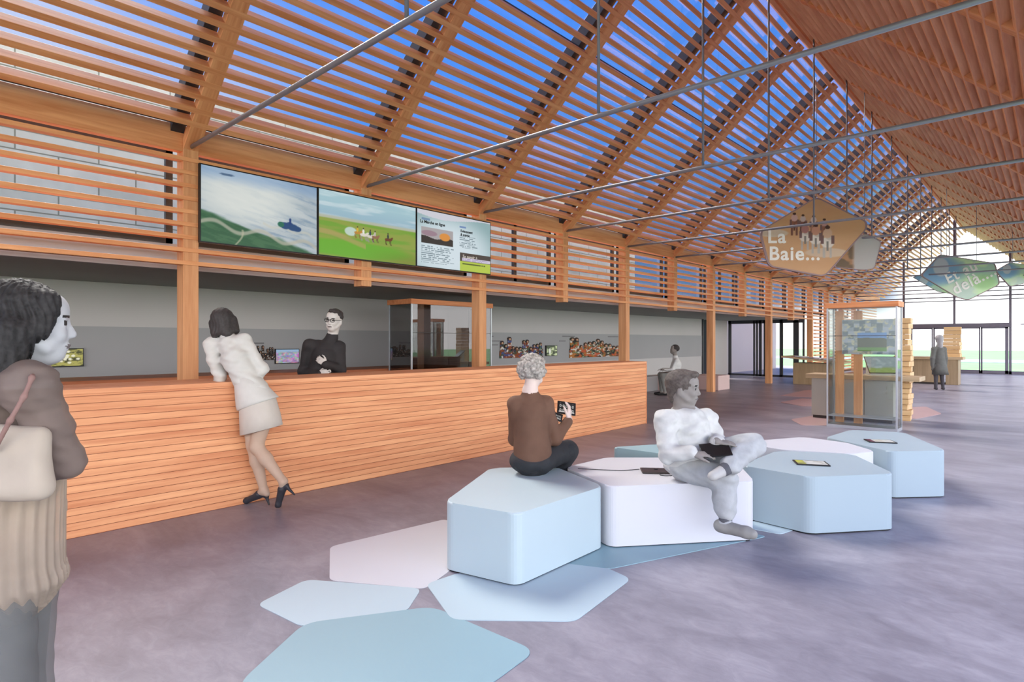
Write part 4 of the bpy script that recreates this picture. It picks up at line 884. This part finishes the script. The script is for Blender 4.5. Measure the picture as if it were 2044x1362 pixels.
el2 = P(4, 930, .30); wr2 = P(90, 945, .38); b.chain([shL, el2, wr2], [.048, .040, .030]); hand(b, wr2, (.9, -.1, .1), (0, 0, 1), -1, .5)
for sx, yy in ((-1, .14), (1, -.04)):
    hp = hipc+np.array([.035*sx, yy, -.06]); kn = hp+np.array([.01*sx, -.02, -.40]); an = kn+np.array([0, .02, -.34]); an[2] = .09
    b.chain([hp, kn, an], [.068, .058, .042]); b.cap(an+np.array([-.02, 0, -.05]), an+np.array([.11, .08, -.062]), .034, .028)
tun = pm('tunic_beige', lin(184, 166, 148), .64)
b.col(P(50, 1250, .05), (1, 1, .60), 6); b.col(P(56, 1040, .05), (1, 1, .22), 5); b.col(P(56, 880, .05), (.6, .6, .20), 4); b.col(hc, (.2, .2, .155), 0)
for y_ in (-1, 1): b.col(T(.090, y_*.032, .005), (.014, .014, .0085), 1, R); b.col(T(.088, y_*.033, .027), (.016, .021, .0045), 3, R)
b.col(T(.094, 0, -.067), (.018, .027, .0085), 2, R)
p.body(b, .008, [sk, eyd, lipm, eyd, gy_, tun, trg])
j = Body(.03); j.cap(P(62, 775, .05), P(56, 900, .06), .12, .135); j.cap(P(56, 900, .06), P(50, 968, .06), .135, .137); j.cap(shR, shL, .072, .072)
j.chain([shR, lerp(shR, el, .5), el, wr], [.066, .056, .047, .040]); j.chain([shL, el2, wr2], [.07, .055, .045]); j.cap(P(70, 745, .05), P(66, 760, .05), .062, .08)
j.disp = folds(.0028, (70, 52, 95)); p.part('jacket', j, .007, [gy_])
j = Body(.03); j.cap(P(51, 960, .06), P(44, 1150, .06), .150, .156); j.ell(P(44, 1160, .06), (.168, .16, .05))
j.disp = lambda X, Y, Z: .006*np.sin(np.arctan2(Y-.1, X+.02)*26+2*np.sin(Z*9)); p.part('pleated_tunic', j, .008, [tun])
j = Body(.03)
for sx, yy in ((-1, .14), (1, -.04)):
    hp = hipc+np.array([.035*sx, yy, -.04]); kn = hp+np.array([.01*sx, -.02, -.42]); an = kn+np.array([0, .02, -.34]); an[2] = .07
    j.chain([hp, kn, an], [.080, .082, .085])
j.disp = folds(.004, (20, 20, 26)); p.part('trousers', j, .010, [trg])
j = Body(.02)
for sx, yy in ((-1, .14), (1, -.04)):
    an = hipc+np.array([.045*sx, yy-.05, 0]); an[2] = .04; j.cap(an, an+np.array([.13, .09, -.008]), .040, .032)
p.part('shoes', j, .010, [M['black']])
hr = Body(.035); hr.ell(T(-.025, 0, .040), (.116, .094, .098), R); hr.ell(T(-.045, 0, -.02), (.10, .098, .11), R)
for a_ in np.linspace(-1.5, 1.5, 9):
    q = T(-.05*math.cos(a_)-.03, .085*math.sin(a_), -.03); hr.cap(q, T(-.07*math.cos(a_)-.055, .11*math.sin(a_), -.20-.03*math.cos(3*a_)), .045, .030)
hr.cap(T(.045, -.06, .07), T(.03, -.082, -.02), .028, .02); hr.cap(T(.045, .06, .07), T(.03, .082, -.02), .028, .02)
hr.ell(T(.115, 0, -.02), (.060, .075, .085), R, .02, cut=True)
hr.disp = lambda X, Y, Z: .0030*np.sin(np.arctan2(Y-.0, X-.05)*34+2.2*np.sin(Z*24)+1.5*np.sin(Z*51))+.0012*np.sin(X*230+Y*190+3*np.sin(Z*40))
p.part('hair', hr, .005, [pm('hair_black', lin(50, 48, 48), .97, .6, .35, 60, .5)])
bg = Body(.025)
for t_ in np.linspace(0, 1, 5): bg.cap(P(-10, 868+t_*100, -.13-.01*t_), P(118-6*t_, 870+t_*98, -.13-.01*t_), .032+.012*t_, .026+.012*t_)
bg.cap(P(-10, 972, -.14), P(116, 976, -.14), .034, .030); bg.disp = folds(.003, (18, 18, 14))
me = bg.mesh('shoulder_bag', .008); bo = link('shoulder_bag', me, [pm('bag_canvas', lin(190, 176, 160), .86, .8, .05)], loc=p.loc, rot=(0, 0, YAW), label='pale soft shoulder bag hanging behind the left foreground woman', cat='bag')
st = Body(.01); st.chain([P(26, 900, -.185), P(58, 840, -.205), P(86, 792, -.195), P(102, 754, -.165), P(104, 738, -.08), P(92, 738, .02)], [.0065]*6); link('strap', st.mesh('strap', .005), [pm('strap_pink', lin(150, 118, 110), .9)], bo)

# ---- P2: woman in white suit leaning on the counter
p = Person(510, 5.44, 'woman in a pale skirt suit and dark heels leaning on the counter, back to us'); P = p.P
cl = pm('suit_white', lin(206, 204, 200), .88, .75, .05); leg = pm('stocking', lin(196, 172, 154), .72, .5, .04); hd = pm('hair_dark', lin(62, 58, 58), .9, .5, .2, 60)
b = Body(.03); f2 = np.array([-.25, .95, -.25]); hc = P(446, 644, .06); nk = P(456, 676, .02)
T, R = head(b, hc, f2, (-.25, .0, 1), .98, neck=nk)
sl_, sr_ = P(422, 688, .02), P(486, 680, .02); wa = P(490, 752, .0); hp = P(512, 800, 0)
b.cap(nk, P(470, 710, 0), .06, .11); b.cap(P(470, 710, 0), wa, .11, .10); b.cap(wa, hp, .10, .125); b.cap(sl_, sr_, .05, .05)
e1 = P(440, 752, .02); w1 = P(432, 768, .22); b.chain([sl_, P(428, 722, .0), e1, w1], [.045, .042, .036, .027]); hand(b, w1, (-.3, .8, -.1), (0, 0, 1), 1, .5)
e2 = P(524, 738, .04); w2 = P(500, 752, .24); b.chain([sr_, e2, w2], [.045, .038, .027]); hand(b, w2, (-.5, .8, 0), (0, 0, 1), -1, .5)
hA, kA, aA = P(500, 822, .02), P(505, 888, .0), P(527, 980, .02); hB, kB, aB = P(528, 822, -.04), P(512, 892, -.06), P(566, 962, -.10)
b.chain([hA, kA, lerp(kA, aA, .35), aA], [.092, .056, .058, .034]); b.chain([hB, kB, lerp(kB, aB, .35), aB], [.092, .056, .056, .034])
tA = P(492, 1008, .06); tA[2] = .03; tB = P(555, 1010, -.10); tB[2] = .035
b.cap(aA, tA, .032, .024); b.cap(aB, tB, .032, .024); b.cap(aA, P(533, 986, -.01), .030, .026)
b.col(P(490, 730, 0), (.6, .8, .52), 4); b.col(np.array(P(472, 690, 0))+0, (.30, .3, .12), 4); b.col(hc, (.13, .13, .15), 0); b.col(w1, (.1, .1, .1), 0); b.col(w2, (.1, .1, .1), 0)
b.col(P(525, 945, 0), (.5, .5, .44), 5)
p.body(b, .008, [pm('skin_mid_grey', lin(196, 190, 186), .9, .6, .03), eyd, lipm, eyd, cl, leg])
j = Body(.03); j.cap(P(458, 690, .01), P(472, 716, 0), .09, .125); j.cap(P(472, 716, 0), wa, .125, .115); j.cap(wa, P(506, 780, 0), .112, .135); j.cap(sl_, sr_, .062, .062)
j.chain([sl_, P(428, 722, 0), e1, w1], [.062, .058, .050, .042]); j.chain([sr_, e2, w2], [.062, .052, .042])
j.ell(P(500, 838, -.02), (.20, .20, .085), None, .01, cut=True) if False else None
j.disp = folds(.006, (34, 30, 44)); p.part('jacket', j, .007, [cl])
skm = pm('skirt_pale', lin(200, 192, 184), .88, .75, .05)
hm0 = [(*P(512, 775, 0), 0), (*P(514, 795, 0), 0), (*P(519, 828, 0), .01), (*P(522, 858, 0), .045), (*P(522, 859, 0), .045), (*P(521, 848, 0), .04)]
loft(p, 'skirt', [(hm0[0], .10, .10), (hm0[1], .158, .15), (hm0[2], .178, .158), (hm0[3], .186, .160), (hm0[4], .176, .15), (hm0[5], .165, .14)], skm, pleat=.006)
loft(p, 'jacket_skirt', [((*P(494, 752, 0), 0), .118, .115), ((*P(502, 772, 0), 0), .146, .135), ((*P(512, 800, 0), .05), .176, .160), ((*P(515, 806, 0), .06), .180, .163), ((*P(515, 807, 0), .06), .165, .15)], cl)
j = Body(.012)
for a_, t_, hl in ((aA, tA, P(537, 1008, .0)), (aB, tB, P(588, 988, -.12))):
    j.cap(a_+(t_-a_)*.30+np.array([0, 0, -.012]), t_, .036, .026, .02); j.cap(t_, t_+(t_-a_)*.28*np.array([1, 1, .2]), .026, .010, .02)
    h0 = a_+np.array([.018, 0, -.035]); j.cap(h0, hl, .020, .007); j.cap(h0, a_+(t_-a_)*.3, .028, .030, .02)
p.part('heeled_shoes', j, .006, [pm('shoe_black', lin(52, 52, 58), .95, .35)])
hr = Body(.03); hr.ell(T(-.015, 0, .040), (.118, .098, .096), R)
for a_ in np.linspace(-2.0, 2.0, 9): hr.cap(T(-.04*math.cos(a_)-.01, .078*math.sin(a_), .0), T(-.055*math.cos(a_)-.015, .095*math.sin(a_), -.105), .040, .028)
hr.cap(T(-.06, 0, .0), T(-.075, -.02, -.13), .07, .04); hr.disp = lambda X, Y, Z: .002*np.sin(X*190+3*np.sin(Z*22)); p.part('hair', hr, .007, [hd])

# ---- P3: man in black behind the counter
p = Person(645, 7.05, 'dark-haired man in black with glasses standing behind the counter'); P = p.P
blk = pm('suit_black', lin(52, 50, 52), .95, .7, .12); sk3 = pm('skin_light_grey', lin(204, 200, 196), .95, .55, .03)
b = Body(.03); hc = P(667, 640, .0); f3 = np.array([-.18, -.97, -.05]); nk = P(662, 676, .03); T, R = head(b, hc, f3, (.10, 0, 1), 1.08, neck=nk, nr=.056)
sl_, sr_ = P(618, 690, -.02), P(676, 694, .05); wa = P(640, 745, .02); hp = wa*1; hp[2] = .98
b.cap(nk, P(648, 705, .02), .07, .13); b.cap(P(648, 705, .02), hp, .14, .14); b.cap(sl_, sr_, .06, .06)
e1, w1 = P(606, 742, .04), P(636, 748, -.16); e2, w2 = P(680, 738, .04), P(650, 728, -.17)
b.chain([sl_, e1, w1], [.052, .045, .03]); b.chain([sr_, e2, w2], [.052, .045, .03]); hand(b, w1, (.9, -.1, .3), (0, -1, .2), 1, .7); hand(b, w2, (-.6, -.1, .5), (0, -1, 0), -1, .9)
for sx in (-1, 1):
    h_ = hp+np.array([.09*sx, 0, -.05]); k_ = h_+np.array([.01*sx, 0, -.43]); a_ = k_*1; a_[2] = .08; b.chain([h_, k_, a_], [.10, .065, .045]); b.cap(a_+np.array([0, .03, -.03]), a_+np.array([0, -.15, -.045]), .036, .030)
b.col(hp, (.5, .5, 1.05), 4)
b.col(P(646, 725, 0), (.5, .5, .28), 4); b.col(hc, (.15, .15, .17), 0)
b.col(w1+np.array([.06, -.02, .02]), (.09, .09, .09), 0); b.col(w2+np.array([-.03, 0, .04]), (.08, .09, .08), 0)
for y_ in (-1, 1): b.col(T(.090, y_*.032, .005), (.014, .014, .0085), 1, R); b.col(T(.088, y_*.033, .027), (.016, .021, .0045), 3, R)
b.col(T(.094, 0, -.067), (.018, .027, .0085), 2, R)
p.body(b, .009, [sk3, eyd, lipm, eyd, blk])
j = Body(.03); j.cap(P(655, 690, .03), P(648, 712, .02), .085, .155); j.cap(P(648, 712, .02), hp+np.array([0, 0, -.05]), .16, .165); j.cap(sl_, sr_, .075, .075); j.chain([sl_, e1, w1], [.075, .064, .048]); j.chain([sr_, e2, w2], [.075, .064, .048]); j.disp = folds(.004)
p.part('jacket', j, .010, [blk])
hr = Body(.02); hr.ell(T(-.020, 0, .050), (.108, .090, .088), R); hr.ell(T(.045, .01, .105), (.05, .06, .028), R); hr.ell(T(.125, 0, -.03), (.075, .09, .105), R, .015, cut=True); hr.disp = lambda X, Y, Z: .003*np.sin(X*120+3*np.sin(Z*40)); p.part('hair', hr, .008, [hd])
g = Body(.004)
for y_ in (-1, 1):
    ring = [T(.106, y_*.034+.025*math.cos(t), .004+.019*math.sin(t)) for t in np.linspace(0, 2*PI, 11)]; g.chain(ring, [.0035]*11); g.cap(T(.104, y_*.058, .008), T(.0, y_*.084, .008), .0035)
g.cap(T(.108, -.01, .008), T(.108, .01, .008), .0035); p.part('glasses', g, .0035, [M['black']])

# ---- P4: curly grey-haired woman seated on the pale blue block, from behind
p = Person(1085, 4.70, 'curly grey-haired woman in a brown jumper sitting with her back to us'); P = p.P
br = pm('jumper_brown', lin(110, 82, 68), .86); bk = pm('trousers_black', lin(52, 54, 58), .86); sk4 = pm('skin_soft', lin(216, 196, 188), .95, .55, .03)
b = Body(.03); f4 = np.array([.45, .88, -.12]); hc = P(1064, 742, .02); nk = P(1058, 782, .0); T, R = head(b, hc, f4, (0, 0, 1), .98, neck=nk, nr=.048)
sl_, sr_ = P(1030, 808, .0), P(1088, 806, .06); ms = P(1060, 850, .02); hp = P(1062, 925, .02); hp[2] = .56
b.cap(nk, P(1060, 815, .02), .06, .12); b.cap(P(1060, 815, .02), ms, .125, .115); b.cap(ms, hp, .115, .14); b.cap(sl_, sr_, .05, .05)
e1, w1 = P(1028, 878, .14), P(1075, 850, .34); e2, w2 = P(1108, 876, .08), P(1136, 838, .14)
b.chain([sl_, e1, w1], [.045, .038, .027]); b.chain([sr_, e2, w2], [.045, .038, .027]); hand(b, w2, (.05, .25, .9), (.9, -.3, 0), 1, .7); hand(b, w1, (.85, -.1, .5), (0, 0, 1), -1, .4)
k1 = hp+np.array([.31, .28, .02]); k2 = hp+np.array([.15, .42, .0]); a1 = k1+np.array([-.14, .16, -.40]); a2 = k2+np.array([-.10, .12, -.40])
b.chain([hp+np.array([.05, 0, -.0]), k1, a1], [.09, .06, .042]); b.chain([hp+np.array([-.05, .05, 0]), k2, a2], [.09, .06, .042])
for a_ in (a1, a2): b.cap(a_+np.array([0, 0, -.05]), a_+np.array([.08, .12, -.06]), .032, .026)
b.col(hp+np.array([.15, .2, -.1]), (.6, .6, .36), 5); b.col(P(1062, 850, .1), (.45, .40, .30), 4); b.col(hc, (.16, .16, .16), 0); b.col(nk, (.06, .06, .05), 0); b.col(w2+np.array([.02, .02, .07]), (.09, .09, .085), 0); b.col(w1+np.array([.06, 0, .03]), (.09, .09, .08), 0)
p.body(b, .0075, [sk4, eyd, lipm, eyd, br, bk])
j = Body(.03); j.cap(P(1060, 796, .01), P(1060, 826, .02), .075, .135); j.cap(P(1060, 822, .02), ms, .138, .132); j.cap(ms, P(1063, 905, .02), .132, .152); j.cap(sl_, sr_, .066, .066)
j.chain([sl_, e1, lerp(e1, w1, .9)], [.064, .052, .040]); j.chain([sr_, e2, lerp(e2, w2, .9)], [.064, .054, .040]); j.disp = folds(.003); p.part('jumper', j, .008, [br])
j = Body(.04); j.ell(hp+np.array([0, 0, -.012]), (.180, .15, .105)); j.chain([hp+np.array([.05, 0, .0]), k1, a1+np.array([0, 0, .05])], [.105, .082, .065]); j.chain([hp+np.array([-.05, .05, .0]), k2, a2+np.array([0, 0, .05])], [.105, .08, .065]); j.disp = folds(.003)
p.part('trousers', j, .008, [bk])
j = Body(.02)
for a_ in (a1, a2): j.cap(a_+np.array([-.02, -.02, -.065]), a_+np.array([.09, .13, -.075]), .036, .030)
p.part('shoes', j, .009, [M['black']])
hr = Body(.02); hr.ell(T(-.022, 0, .030), (.112, .100, .100), R)
rs = np.random.RandomState(5)
for i in range(120):
    v = rs.normal(size=3); v /= np.linalg.norm(v)
    if v[0] > .45 and v[2] < .6: continue
    if v[2] < -.75: continue
    hr.ell(T(-.022+v[0]*.112, v[1]*.100, .025+v[2]*.102), (.024, .024, .022), None, .008)
hr.disp = lambda X, Y, Z: .004*np.sin(X*170+5*np.sin(Z*60))*np.sin(Y*150+4*np.sin(X*50))
p.part('curly_hair', hr, .0055, [pm('hair_curly_grey', lin(160, 154, 148), .95, .6, .5, 50)])
# tablets in her hands
def slab_at(name, c, x, up, w, h, t, label, mats, cat='tablet', group=None):
    """thin device with width axis x and height axis up"""
    x = Vector(x).normalized(); up = Vector(up); up = (up-x*up.dot(x)).normalized(); n = x.cross(up)
    e = empty(name, (0, 0, 0), label=label, cat=cat, group=group)
    e.matrix_world = Matrix(((x.x, -n.x, up.x, c[0]), (x.y, -n.y, up.y, c[1]), (x.z, -n.z, up.z, c[2]), (0, 0, 0, 1)))
    B().box(-w/2, w/2, 0, t, -h/2, h/2, .003).obj('case', mats[0], e)
    if mats[1]: link('display', grid_pic(w-.025, h-.03, 60, 40, mats[1]), M['screen'], e, loc=(0, -.001, -(h-.03)/2))
    return e
Rw = Matrix.Rotation(YAW, 3, 'Z')
def wd(p, v): q = Rw @ Vector(v); return (q.x+p.loc[0], q.y+p.loc[1], q.z+p.loc[2])
def wv(v): return Rw @ Vector(v)
def pic_keys(u, v):
    c = np.ones((len(u), 3))*.16; a = ((u*5) % 1-.5)**2+((v*2.2) % 1-.5)**2; c = mixc(c, (a > .03)*(a < .10), C3(206, 204, 200)); return mixc(c, v < .12, C3(206, 200, 196))
slab_at('tablet_computer', wd(p, P(1131, 815, .20)), wv((.97, .10, -.16)), wv((.25, .55, .80)), .155, .115, .008, 'small tablet with rows of round icons held by the curly-haired woman', (M['black'], pic_keys))
slab_at('remote_pad', wd(p, P(1113, 832, .12)), wv((.90, .1, -.35)), wv((.25, .6, .76)), .085, .07, .008, 'small dark pad with white marks below the tablet in the woman\'s hands', (M['black'], pic_keys))

# ---- P5: man seated with crossed legs on the white block
p = Person(1390, 4.45, 'man in a pale jumper sitting cross-legged on the white block with a tablet'); P = p.P
wh = pm('jumper_white', lin(202, 202, 200), .93, .8, .08, 14, .6); tr5 = pm('trousers_pale', lin(176, 178, 180), .93, .8, .12, 14, .6); sk5 = pm('skin_grey', lin(140, 134, 130), .95, .6, .08); hg = pm('hair_brown_grey', lin(92, 84, 80), .96, .6, .3, 60)
b = Body(.03); f5 = np.array([.86, -.50, -.06]); hc = P(1365, 775, .03); nk = P(1364, 820, .06); T, R = head(b, hc, f5, (-.08, 0, 1), 1.08, neck=nk, nr=.060)
sl_, sr_ = P(1330, 840, -.06), P(1408, 838, .10); ms = P(1372, 878, .02); hp = P(1372, 935, .06); hp[2] = .565
b.cap(nk, P(1370, 845, .03), .07, .13); b.cap(P(1370, 845, .03), ms, .135, .13); b.cap(ms, hp, .13, .14); b.cap(sl_, sr_, .06, .06)
e1, w1 = P(1334, 905, -.14), P(1384, 906, -.28); e2, w2 = P(1432, 884, .02), P(1436, 886, -.20); w2 = P(1430, 882, -.20)
b.chain([sl_, e1, w1], [.05, .043, .031]); b.chain([sr_, e2, w2], [.05, .043, .031]); hand(b, w1, (.9, -.1, -.05), (0, -.2, 1), -1, .5); hand(b, w2, (.95, -.15, -.10), (0, -.2, 1), 1, .4)
k1 = P(1445, 942, -.22); a1 = P(1448, 1036, -.26); k1[2] = .52
kc = P(1498, 890, -.10); ac = P(1452, 934, -.34)
b.chain([hp+np.array([-.03, -.07, 0]), k1, a1], [.095, .065, .042]); b.chain([hp+np.array([.06, .04, .03]), kc, ac], [.095, .065, .042])
ft = a1+np.array([.10, -.13, -.055]); b.cap(a1+np.array([-.02, 0, -.05]), ft, .036, .030); b.cap(ac, ac+np.array([-.10, -.06, -.03]), .036, .028)
b.col(P(1372, 870, 0), (.5, .5, .28), 4); b.col(hp+np.array([.1, -.1, -.12]), (.6, .6, .26), 5); b.col(hc, (.17, .17, .18), 0); b.col(w1+np.array([.07, 0, 0]), (.09, .12, .09), 0); b.col(w2+np.array([.07, 0, 0]), (.09, .12, .09), 0)
for y_ in (-1, 1): b.col(T(.090, y_*.032, .005), np.array((.014, .014, .0085))*1.08, 1, R); b.col(T(.088, y_*.033, .027), np.array((.016, .021, .0045))*1.08, 3, R)
b.col(T(.094, 0, -.067), np.array((.018, .027, .0085))*1.08, 2, R)
p.body(b, .0075, [sk5, eyd, lipm, eyd, wh, tr5])
j = Body(.03); j.cap(P(1366, 832, .05), P(1370, 858, .03), .092, .155); j.cap(P(1370, 852, .03), ms, .160, .155); j.cap(ms, P(1372, 918, .05), .155, .168); j.cap(sl_, sr_, .082, .082); j.ell(T(-.02, 0, -.13), (.062, .062, .05), R, .015, cut=True)
j.chain([sl_, e1, lerp(e1, w1, .92)], [.084, .070, .048]); j.chain([sr_, e2, lerp(e2, w2, .92)], [.084, .066, .048]); j.disp = folds(.008, (34, 30, 40)); p.part('jumper', j, .007, [wh])
j = Body(.015); j.cap(P(1366, 822, .05), P(1367, 838, .045), .068, .088); j.cap(P(1372, 832, -.02), P(1386, 850, -.08), .03, .025); p.part('shirt_collar', j, .008, [pm('collar_grey', lin(120, 116, 114), .95)])
j = Body(.04); j.ell(hp, (.170, .155, .108)); j.chain([hp+np.array([-.03, -.07, 0]), k1, lerp(k1, a1, .5), lerp(k1, a1, .80)], [.108, .090, .076, .070]); j.chain([hp+np.array([.06, .04, .03]), kc, lerp(kc, ac, .9)], [.112, .092, .070]); j.disp = folds(.007, (34, 34, 34), 1)
p.part('trousers', j, .008, [tr5])
j = Body(.015); j.cap(a1+np.array([0, 0, .10]), a1+np.array([0, 0, -.02]), .048, .045); j.cap(ac, ac+np.array([-.03, -.02, -.01]), .047, .045); p.part('socks', j, .008, [pm('sock_grey', lin(92, 92, 98), .96)])
j = Body(.02); j.cap(a1+np.array([-.03, .02, -.055]), ft+np.array([.0, .0, -.0]), .046, .040); j.cap(ft, ft+np.array([.025, -.03, -.002]), .040, .034); j.ell(a1+np.array([.0, 0, -.06]), (.055, .055, .035)); p.part('shoe', j, .007, [pm('shoe_pale', lin(150, 148, 144), .96, .5)])
j = Body(.02); j.cap(ac+np.array([-.02, -.01, -.01]), ac+np.array([-.13, -.08, -.04]), .042, .032); p.part('shoe', j, .007, [pm('shoe_pale2', lin(180, 178, 176), .95, .5)])
hr = Body(.02); hr.ell(T(-.022, 0, .040), np.array((.112, .090, .092))*1.08, R); hr.ell(T(.05, .0, .100), (.05, .07, .026), R); hr.cap(T(-.06, 0, 0), T(-.06, 0, -.07), .07, .05); hr.ell(T(.125, 0, -.03), (.082, .10, .110), R, .015, cut=True); hr.disp = lambda X, Y, Z: .0025*np.sin(X*140+4*np.sin(Z*44)+Y*60); p.part('hair', hr, .007, [hg])
slab_at('tablet_computer', wd(p, P(1428, 897, -.26)), wv((.93, -.12, .12)), wv((.35, .75, .45)), .20, .15, .010, 'black tablet resting on the seated man\'s lap', (M['black'], None))

# ---- P6: far seated person in white at the back wall
p = Person(1338, 16.6, 'small far person in a white shirt sitting on the grey cube and looking up'); P = p.P
b = Body(.03); f6 = np.array([-.92, -.2, .25]); hc = P(1346, 698, .0); nk = P(1348, 713, 0); T, R = head(b, hc, f6, (.15, 0, 1), 1.08, neck=nk)
hp = P(1343, 748, 0); hp[2] = .56; b.cap(nk, P(1350, 728, 0), .07, .13); b.cap(P(1350, 728, 0), hp, .14, .14)
sa, sb_ = P(1350, 720, -.17), P(1350, 720, .17); b.cap(sa, sb_, .055, .055); kA = P(1322, 750, -.10); kB = P(1318, 748, .12); aA = P(1327, 782, -.12); aB = P(1320, 780, .12); aA[2] = aB[2] = .09
for s_, k_ in ((sa, kA), (sb_, kB)): w_ = lerp(s_, k_, .85)+np.array([0, 0, .10]); b.chain([s_, P(1342, 738, s_[1]), w_], [.05, .042, .03]); hand(b, w_, (-.9, 0, -.2), (0, 0, 1), 1, .3)
b.chain([hp+np.array([0, -.08, 0]), kA, aA], [.10, .07, .045]); b.chain([hp+np.array([0, .08, 0]), kB, aB], [.10, .07, .045])
for a_ in (aA, aB): b.cap(a_+np.array([.02, 0, -.05]), a_+np.array([-.15, 0, -.055]), .036, .03)
b.col(P(1350, 727, 0), (.5, .5, .24), 4); b.col(hp+np.array([-.1, 0, -.2]), (.6, .6, .28), 5); b.col(hc, (.16, .16, .17), 0)
p.body(b, .016, [sk5, eyd, lipm, eyd, pm('shirt_white', lin(216, 218, 218), .9), pm('trousers_grey2', lin(136, 138, 136), .8)])
hr = Body(.02); hr.ell(T(-.022, 0, .045), (.118, .10, .10), R); hr.ell(T(.125, 0, -.03), (.085, .10, .115), R, .015, cut=True); p.part('hair', hr, .014, [hd])
j = Body(.02)
for a_ in (aA, aB): j.cap(a_+np.array([.03, 0, -.05]), a_+np.array([-.17, 0, -.055]), .042, .036)
p.part('shoes', j, .014, [M['black']])

# ---- P7: far standing person in a grey coat
p = Person(1873, 18.4, 'small far person in a long grey coat standing in front of the information desk'); P = p.P
b = Body(.03); hc = P(1874, 677, 0); nk = P(1874, 692, 0); T, R = head(b, hc, (.1, 1, 0), (0, 0, 1), 1.05, neck=nk); hp = P(1874, 728, 0)
b.cap(nk, P(1874, 700, 0), .07, .12); b.cap(P(1874, 700, 0), hp, .13, .13); sa, sb_ = P(1864, 697, 0), P(1884, 697, 0); b.cap(sa, sb_, .055, .055)
for s_, sx in ((sa, -1), (sb_, 1)): w_ = P(1874+sx*13, 733, .0); b.chain([s_, P(1874+sx*13, 715, -.03), w_], [.05, .042, .03]); hand(b, w_, (0, 0, -1), (sx, 0, 0), sx, .3)
for sx in (-1, 1):
    h_ = hp+np.array([.09*sx, 0, -.03]); k_ = h_*1; k_[2] = .47; a_ = k_+np.array([.02*sx, -.02, 0]); a_[2] = .09; b.chain([h_, k_, a_], [.09, .06, .045]); b.cap(a_+np.array([0, -.04, -.05]), a_+np.array([.05, .12, -.055]), .036, .03)
cg = pm('coat_grey', lin(112, 112, 108), .85); b.col(P(1874, 712, 0), (.5, .5, .5), 4); b.col(P(1874, 765, 0), (.5, .5, .45), 5); b.col(hc, (.2, .2, .17), 0)
p.body(b, .016, [sk3, eyd, lipm, eyd, cg, pm('trousers_dark', lin(78, 74, 78), .9)])
j = Body(.03); j.cap(P(1874, 698, 0), P(1874, 718, 0), .13, .155); j.cap(P(1874, 718, 0), P(1876, 730, 0), .155, .17); j.cap(sa, sb_, .07, .07)
for sx in (-1, 1): j.chain([P(1874+sx*10, 697, 0), P(1874+sx*13, 715, -.03), P(1874+sx*13, 729, 0)], [.07, .06, .05])
p.part('coat', j, .014, [cg]); loft(p, 'coat_skirt', [(P(1875, 722, 0), .16, .15), (P(1876, 735, 0), .20, .18), (P(1877, 748, 0), .23, .19), (P(1877, 747, 0), .2, .17)], cg); hr = Body(.02); hr.ell(T(-.02, 0, .03), (.12, .11, .105), R); hr.cap(T(-.05, 0, 0), T(-.06, 0, -.22), .09, .07); p.part('hair', hr, .014, [pm('hair_pale_grey', lin(168, 166, 168), .9)])
